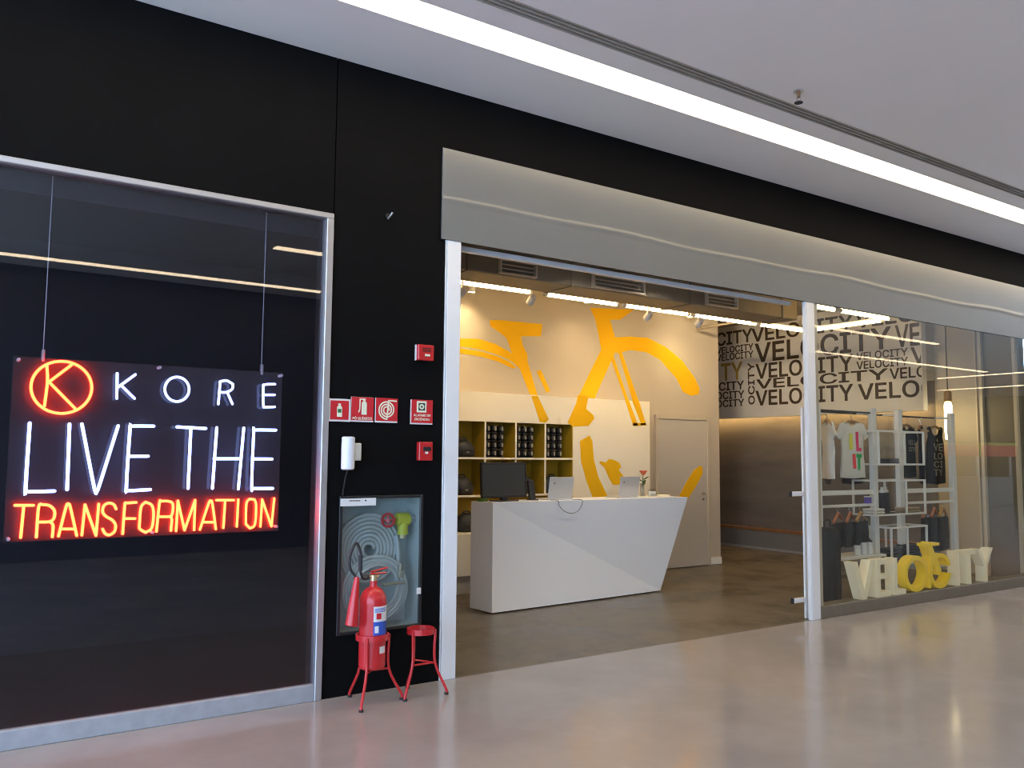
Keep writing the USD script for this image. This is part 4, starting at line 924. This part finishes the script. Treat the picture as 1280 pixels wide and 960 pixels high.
TANK = Polygon([(-.12, 0), (-.165, -.015), (-.15, -.12), (-.19, -.22), (-.205, -.70), (0, -.715), (.205, -.70), (.19, -.22), (.15, -.12), (.165, -.015), (.12, 0), (.07, -.09), (0, -.12), (-.07, -.09)])
TANKW = Polygon(np.array(TANK.exterior.coords) * np.array([1.22, 1.03]))
SHORT = Polygon([(-.20, 0), (.20, 0), (.235, -.26), (.02, -.27), (0, -.15), (-.02, -.27), (-.235, -.26)])
SKIRT = Polygon([(-.19, 0), (.19, 0), (.225, -.40), (0, -.415), (-.225, -.40)])
def hanger(label, x, y, z, rz, clip=False, red=False, drop=0.10):
    t = thing('clothes_hanger', label, 'hanger', (x, y, z), rz)
    bar = smooth_path([(-0.20, 0, -drop - 0.055), (-0.10, 0, -drop - 0.012), (0, 0, -drop + 0.012), (0.10, 0, -drop - 0.012), (0.20, 0, -drop - 0.055)], 4) if not clip else smooth_path([(-0.17, 0, -drop - 0.075), (-0.07, 0, -drop - 0.02), (0, 0, -drop + 0.02), (0.07, 0, -drop - 0.02), (0.17, 0, -drop - 0.075)], 4)
    obj('wooden_bar', tube(bar, 0.017, 8), MAT['wood_red' if red else 'wood'], t, smooth=60)
    q = np.linspace(-0.4, np.pi * 1.05, 9)
    obj('hook', tube(np.vstack([[(0, 0, -drop + 0.01)], [(0, 0, -0.045)], np.stack([0.0 * q, 0.016 * np.cos(q), -0.002 + 0.016 * np.sin(q)], 1)]), 0.0025, 6), MAT['chrome'], t)
    if clip:
        for sx in (-0.13, 0.13):
            obj('clip', bx(sx - 0.012, sx + 0.012, -0.012, 0.012, -drop - 0.095, -drop - 0.05, 0.003), MAT['chrome'], t)
def wear(name, label, catg, poly, material, x, y, z, rz, thick=0.05, seed=1, prints=(), part='fabric'):
    t = thing(name, label, catg, (x, y, z), rz)
    m = garment(poly, thick, seed, part, MAT[material], t)
    for (kind, a, pm, plabel) in prints:
        sh = kind if not isinstance(kind, str) else None
        if sh is None:
            x0, x1, z0, h = a
            pr = text_xz(kind, x0, x1, z0, h, 0, 0.002)
        else:
            pr = flat(sh, 0, 0.002)
        v, f = trimesh.remesh.subdivide_to_size(pr.vertices, pr.faces, 0.04)
        # lay the print on the cloth: take the cloth's front surface at the nearest point
        fr_ = m.vertices[m.vertices[:, 1] < np.median(m.vertices[:, 1])]
        from scipy.spatial import cKDTree
        from scipy.interpolate import griddata
        yy = griddata(fr_[:, [0, 2]], fr_[:, 1], v[:, [0, 2]], 'linear')
        nn = fr_[cKDTree(fr_[:, [0, 2]]).query(v[:, [0, 2]])[1], 1]
        yy = np.where(np.isnan(yy), nn, yy)
        v = v.copy(); v[:, 1] += yy - 0.003
        obj('print', trimesh.Trimesh(v, f, process=False), MAT[pm], t, label=plabel)
    return t
ZR = 2.014
hanger('wooden hanger holding the white shirt with coloured letters', 8.57, RY, ZR, -0.05)
wear('t_shirt', 'white T-shirt printed with large coloured letters, hanging at the left of the rack', 't-shirt', TEE, 'cloth_white', 8.57, RY, 1.925, -0.05, 0.06, 3,
     [(sbox(-0.085, -0.32, -0.035, -0.14), None, 'p_yellow', 'yellow letter'), (unary_union([sbox(0.02, -0.34, 0.065, -0.12), sbox(0.02, -0.34, 0.115, -0.30)]), None, 'p_pink', 'pink letter L'),
      (sbox(-0.045, -0.535, 0.0, -0.37), None, 'p_red', 'red letter I'), (unary_union([sbox(0.045, -0.55, 0.09, -0.37), sbox(0.015, -0.41, 0.12, -0.37)]), None, 'p_green', 'green letter T')])
hanger('wooden hanger holding the plain white shirt cut off by the post', 8.125, RY, ZR, 0.9)
wear('t_shirt', 'plain white T-shirt half hidden by the right-hand white post', 't-shirt', TEE, 'cloth_white', 8.125, RY, 1.92, 0.9, 0.05, 5)
hanger('wooden hanger holding the dark shirt between the two white shirts', 8.40, 0.90, ZR, 0.75)
wear('vest', 'dark vest hanging between the two white shirts', 'vest', TANK, 'cloth_grey', 8.40, 0.90, 1.92, 0.75, 0.04, 7)
hanger('wooden hanger holding the plum shirt beside the rack post', 8.86, 0.90, ZR, 0.0)
wear('vest', 'dark plum vest hanging behind the sleeve of the lettered white shirt', 'vest', TANK, 'cloth_plum', 8.86, 0.90, 1.92, 0.0, 0.04, 9)
wear('trousers', 'beige folded trousers hanging in the topmost white display frame', 'trousers', Polygon([(-0.14, 0), (0.14, 0), (0.135, -0.37), (-0.135, -0.37)]), 'cloth_beige', 9.20, RY - 0.015, 1.812, 0.0, 0.05, 11)
GY = 0.90
hanger('wooden hanger over the printed black shirt behind the display frames', 10.00, GY, ZR, 0.1)
wear('t_shirt', 'black T-shirt with a small pale print behind the topmost display frame', 't-shirt', TEE, 'cloth_black', 10.00, GY, 1.92, 0.1, 0.05, 13,
     [('VELO', (-0.02, 0.17, -0.24, 0.06), 'print_grey', 'pale print'), ('CITY', (0.0, 0.15, -0.32, 0.05), 'print_grey', 'pale print')])
hanger('wooden hanger over the plain black shirt in the middle of the right rod', 10.31, GY, ZR, 0.6)
wear('vest', 'plain long black vest hanging between two printed black tops', 'vest', TANKW, 'cloth_black', 10.31, GY, 1.92, 0.6, 0.05, 15)
hanger('wooden hanger over the black vest printed with stacked letters', 10.64, GY, ZR, 0.08)
wear('vest', 'black vest printed with rows of stacked pale letters at the right end of the rack', 'vest', TANKW, 'cloth_black', 10.64, GY, 1.92, 0.08, 0.06, 17,
     [('VE', (-0.13, 0.13, -0.31, 0.09), 'print_grey', 'pale letters'), ('LO', (-0.12, 0.12, -0.415, 0.08), 'print_grey', 'pale letters'), ('CI', (-0.12, 0.12, -0.52, 0.08), 'print_grey', 'pale letters'), ('TY', (-0.12, 0.12, -0.625, 0.08), 'print_grey', 'pale letters'),
      (Polygon([(-0.03, -0.19), (0.0, -0.145), (0.03, -0.19)]), None, 'print_grey', 'pale emblem')])
# shorts on the lower rails
ZS = 0.95
for i, (x, rz, mt_, rd) in enumerate([(8.28, 0.30, 'cloth_black', True), (8.50, 0.36, 'cloth_black', True), (8.70, 0.28, 'cloth_black', False)]):
    hanger(['left', 'middle', 'right'][i] + ' clip hanger holding black shorts on the left lower rail', x, RY, ZS, rz, True, rd, 0.07)
    wear('shorts', ['black shorts nearest the white post on the left lower rail', 'black shorts in the middle of the left lower rail', 'black shorts beside the rack post on the left lower rail'][i], 'shorts', SHORT, mt_, x, RY, ZS - 0.155, rz, 0.06, 20 + i)
for i, (x, rz, rd) in enumerate([(10.02, 0.3, True), (10.21, 0.3, True), (10.40, 0.25, False)]):
    hanger(['left', 'middle', 'right'][i] + ' clip hanger holding a dark skirt on the right lower rail', x, RY, ZS, rz, True, rd, 0.07)
    wear('skirt', ['dark skirt nearest the display frames on the right lower rail', 'dark skirt in the middle of the right lower rail', 'dark skirt at the right end of the right lower rail'][i], 'skirt', SKIRT, 'cloth_black', x, RY, ZS - 0.155, rz, 0.06, 30 + i)

# small goods in the frames
def bottle(label, x, y, z, m, h=0.20, group=None):
    t = thing('sports_bottle', label, 'bottle', (x, y, z), 0, group)
    obj('body', lathe([(0.032, 0), (0.036, 0.006), (0.036, h * 0.45), (0.030, h * 0.52), (0.036, h * 0.6), (0.034, h * 0.78)], 16), MAT[m], t, smooth=40)
    obj('cap', lathe([(0.030, h * 0.785), (0.028, h * 0.88), (0.012, h * 0.9), (0.012, h)], 16), MAT['white_plastic' if m != 'white_plastic' else 'black_plastic'], t, smooth=40)
    return t
for i, x in enumerate((9.08, 9.17, 9.26)):
    bottle(['left', 'middle', 'right'][i] + ' dark sports bottle of three in the middle display frame', x, RY - 0.02 + 0.03 * i, 0.877, 'cloth_grey', 0.30)
for i, (x, h) in enumerate(((8.50, 0.14), (8.62, 0.17), (8.73, 0.17))):
    bottle(['left', 'middle', 'right'][i] + ' small white bottle of three on the rack shelf under the black shorts', x, RY - 0.08, 0.441, 'white_plastic', h)
def folded(label, x, y, z, m, n=2, w=0.26):
    t = thing('folded_garment', label, 'folded clothes', (x, y, z), 0.1)
    for k in range(n):
        obj('layer', bx(-w / 2, w / 2, -0.09, 0.09, 0.032 * k, 0.032 * k + 0.03, 0.013), MAT[m], t, smooth=40)
folded('dark folded clothes lying at the bottom of the topmost display frame', 9.19, RY - 0.03, 1.447, 'cloth_grey', 2)
folded('pale folded clothes on the right half of the middle display frame', 9.58, RY - 0.03, 0.877, 'cloth_beige', 2, 0.3)
folded('white folded clothes under the bottles in the middle display frame', 8.90, RY - 0.03, 0.877, 'cloth_white', 2, 0.2)
folded('dark folded clothes in the left half of the lowest display frame', 9.20, RY - 0.03, 0.317, 'cloth_black', 5, 0.26)
folded('dark folded clothes in the right half of the lowest display frame', 9.57, RY - 0.03, 0.317, 'cloth_black', 6, 0.26)
bl = thing('small_box', 'small violet box on the left lower rail of the rack', 'box', (8.84, RY, 0.996))
obj('carton', bx(-0.045, 0.045, -0.018, 0.018, 0, 0.07, 0.003), mat('violet_card', (0.16, 0.12, 0.55), 0.6), bl)
obj('lid', bx(-0.047, 0.047, -0.02, 0.02, 0.07, 0.082, 0.002), MAT['label_white'], bl)
dk = thing('travel_bag', 'tall dark bag standing on the floor behind the white post', 'bag', (7.80, 0.50, 0))
tb = bx(-0.10, 0.10, -0.12, 0.12, 0, 0.78, 0.05)
obj('body', tb, MAT['cloth_black'], dk, smooth=40)
obj('handle', tube(smooth_path([(-0.05, 0, 0.775), (-0.04, 0, 0.85), (0.04, 0, 0.85), (0.05, 0, 0.775)], 5), 0.01, 6), MAT['black_rubber'], dk)

# tray under the vase (built last: it carries the vase)
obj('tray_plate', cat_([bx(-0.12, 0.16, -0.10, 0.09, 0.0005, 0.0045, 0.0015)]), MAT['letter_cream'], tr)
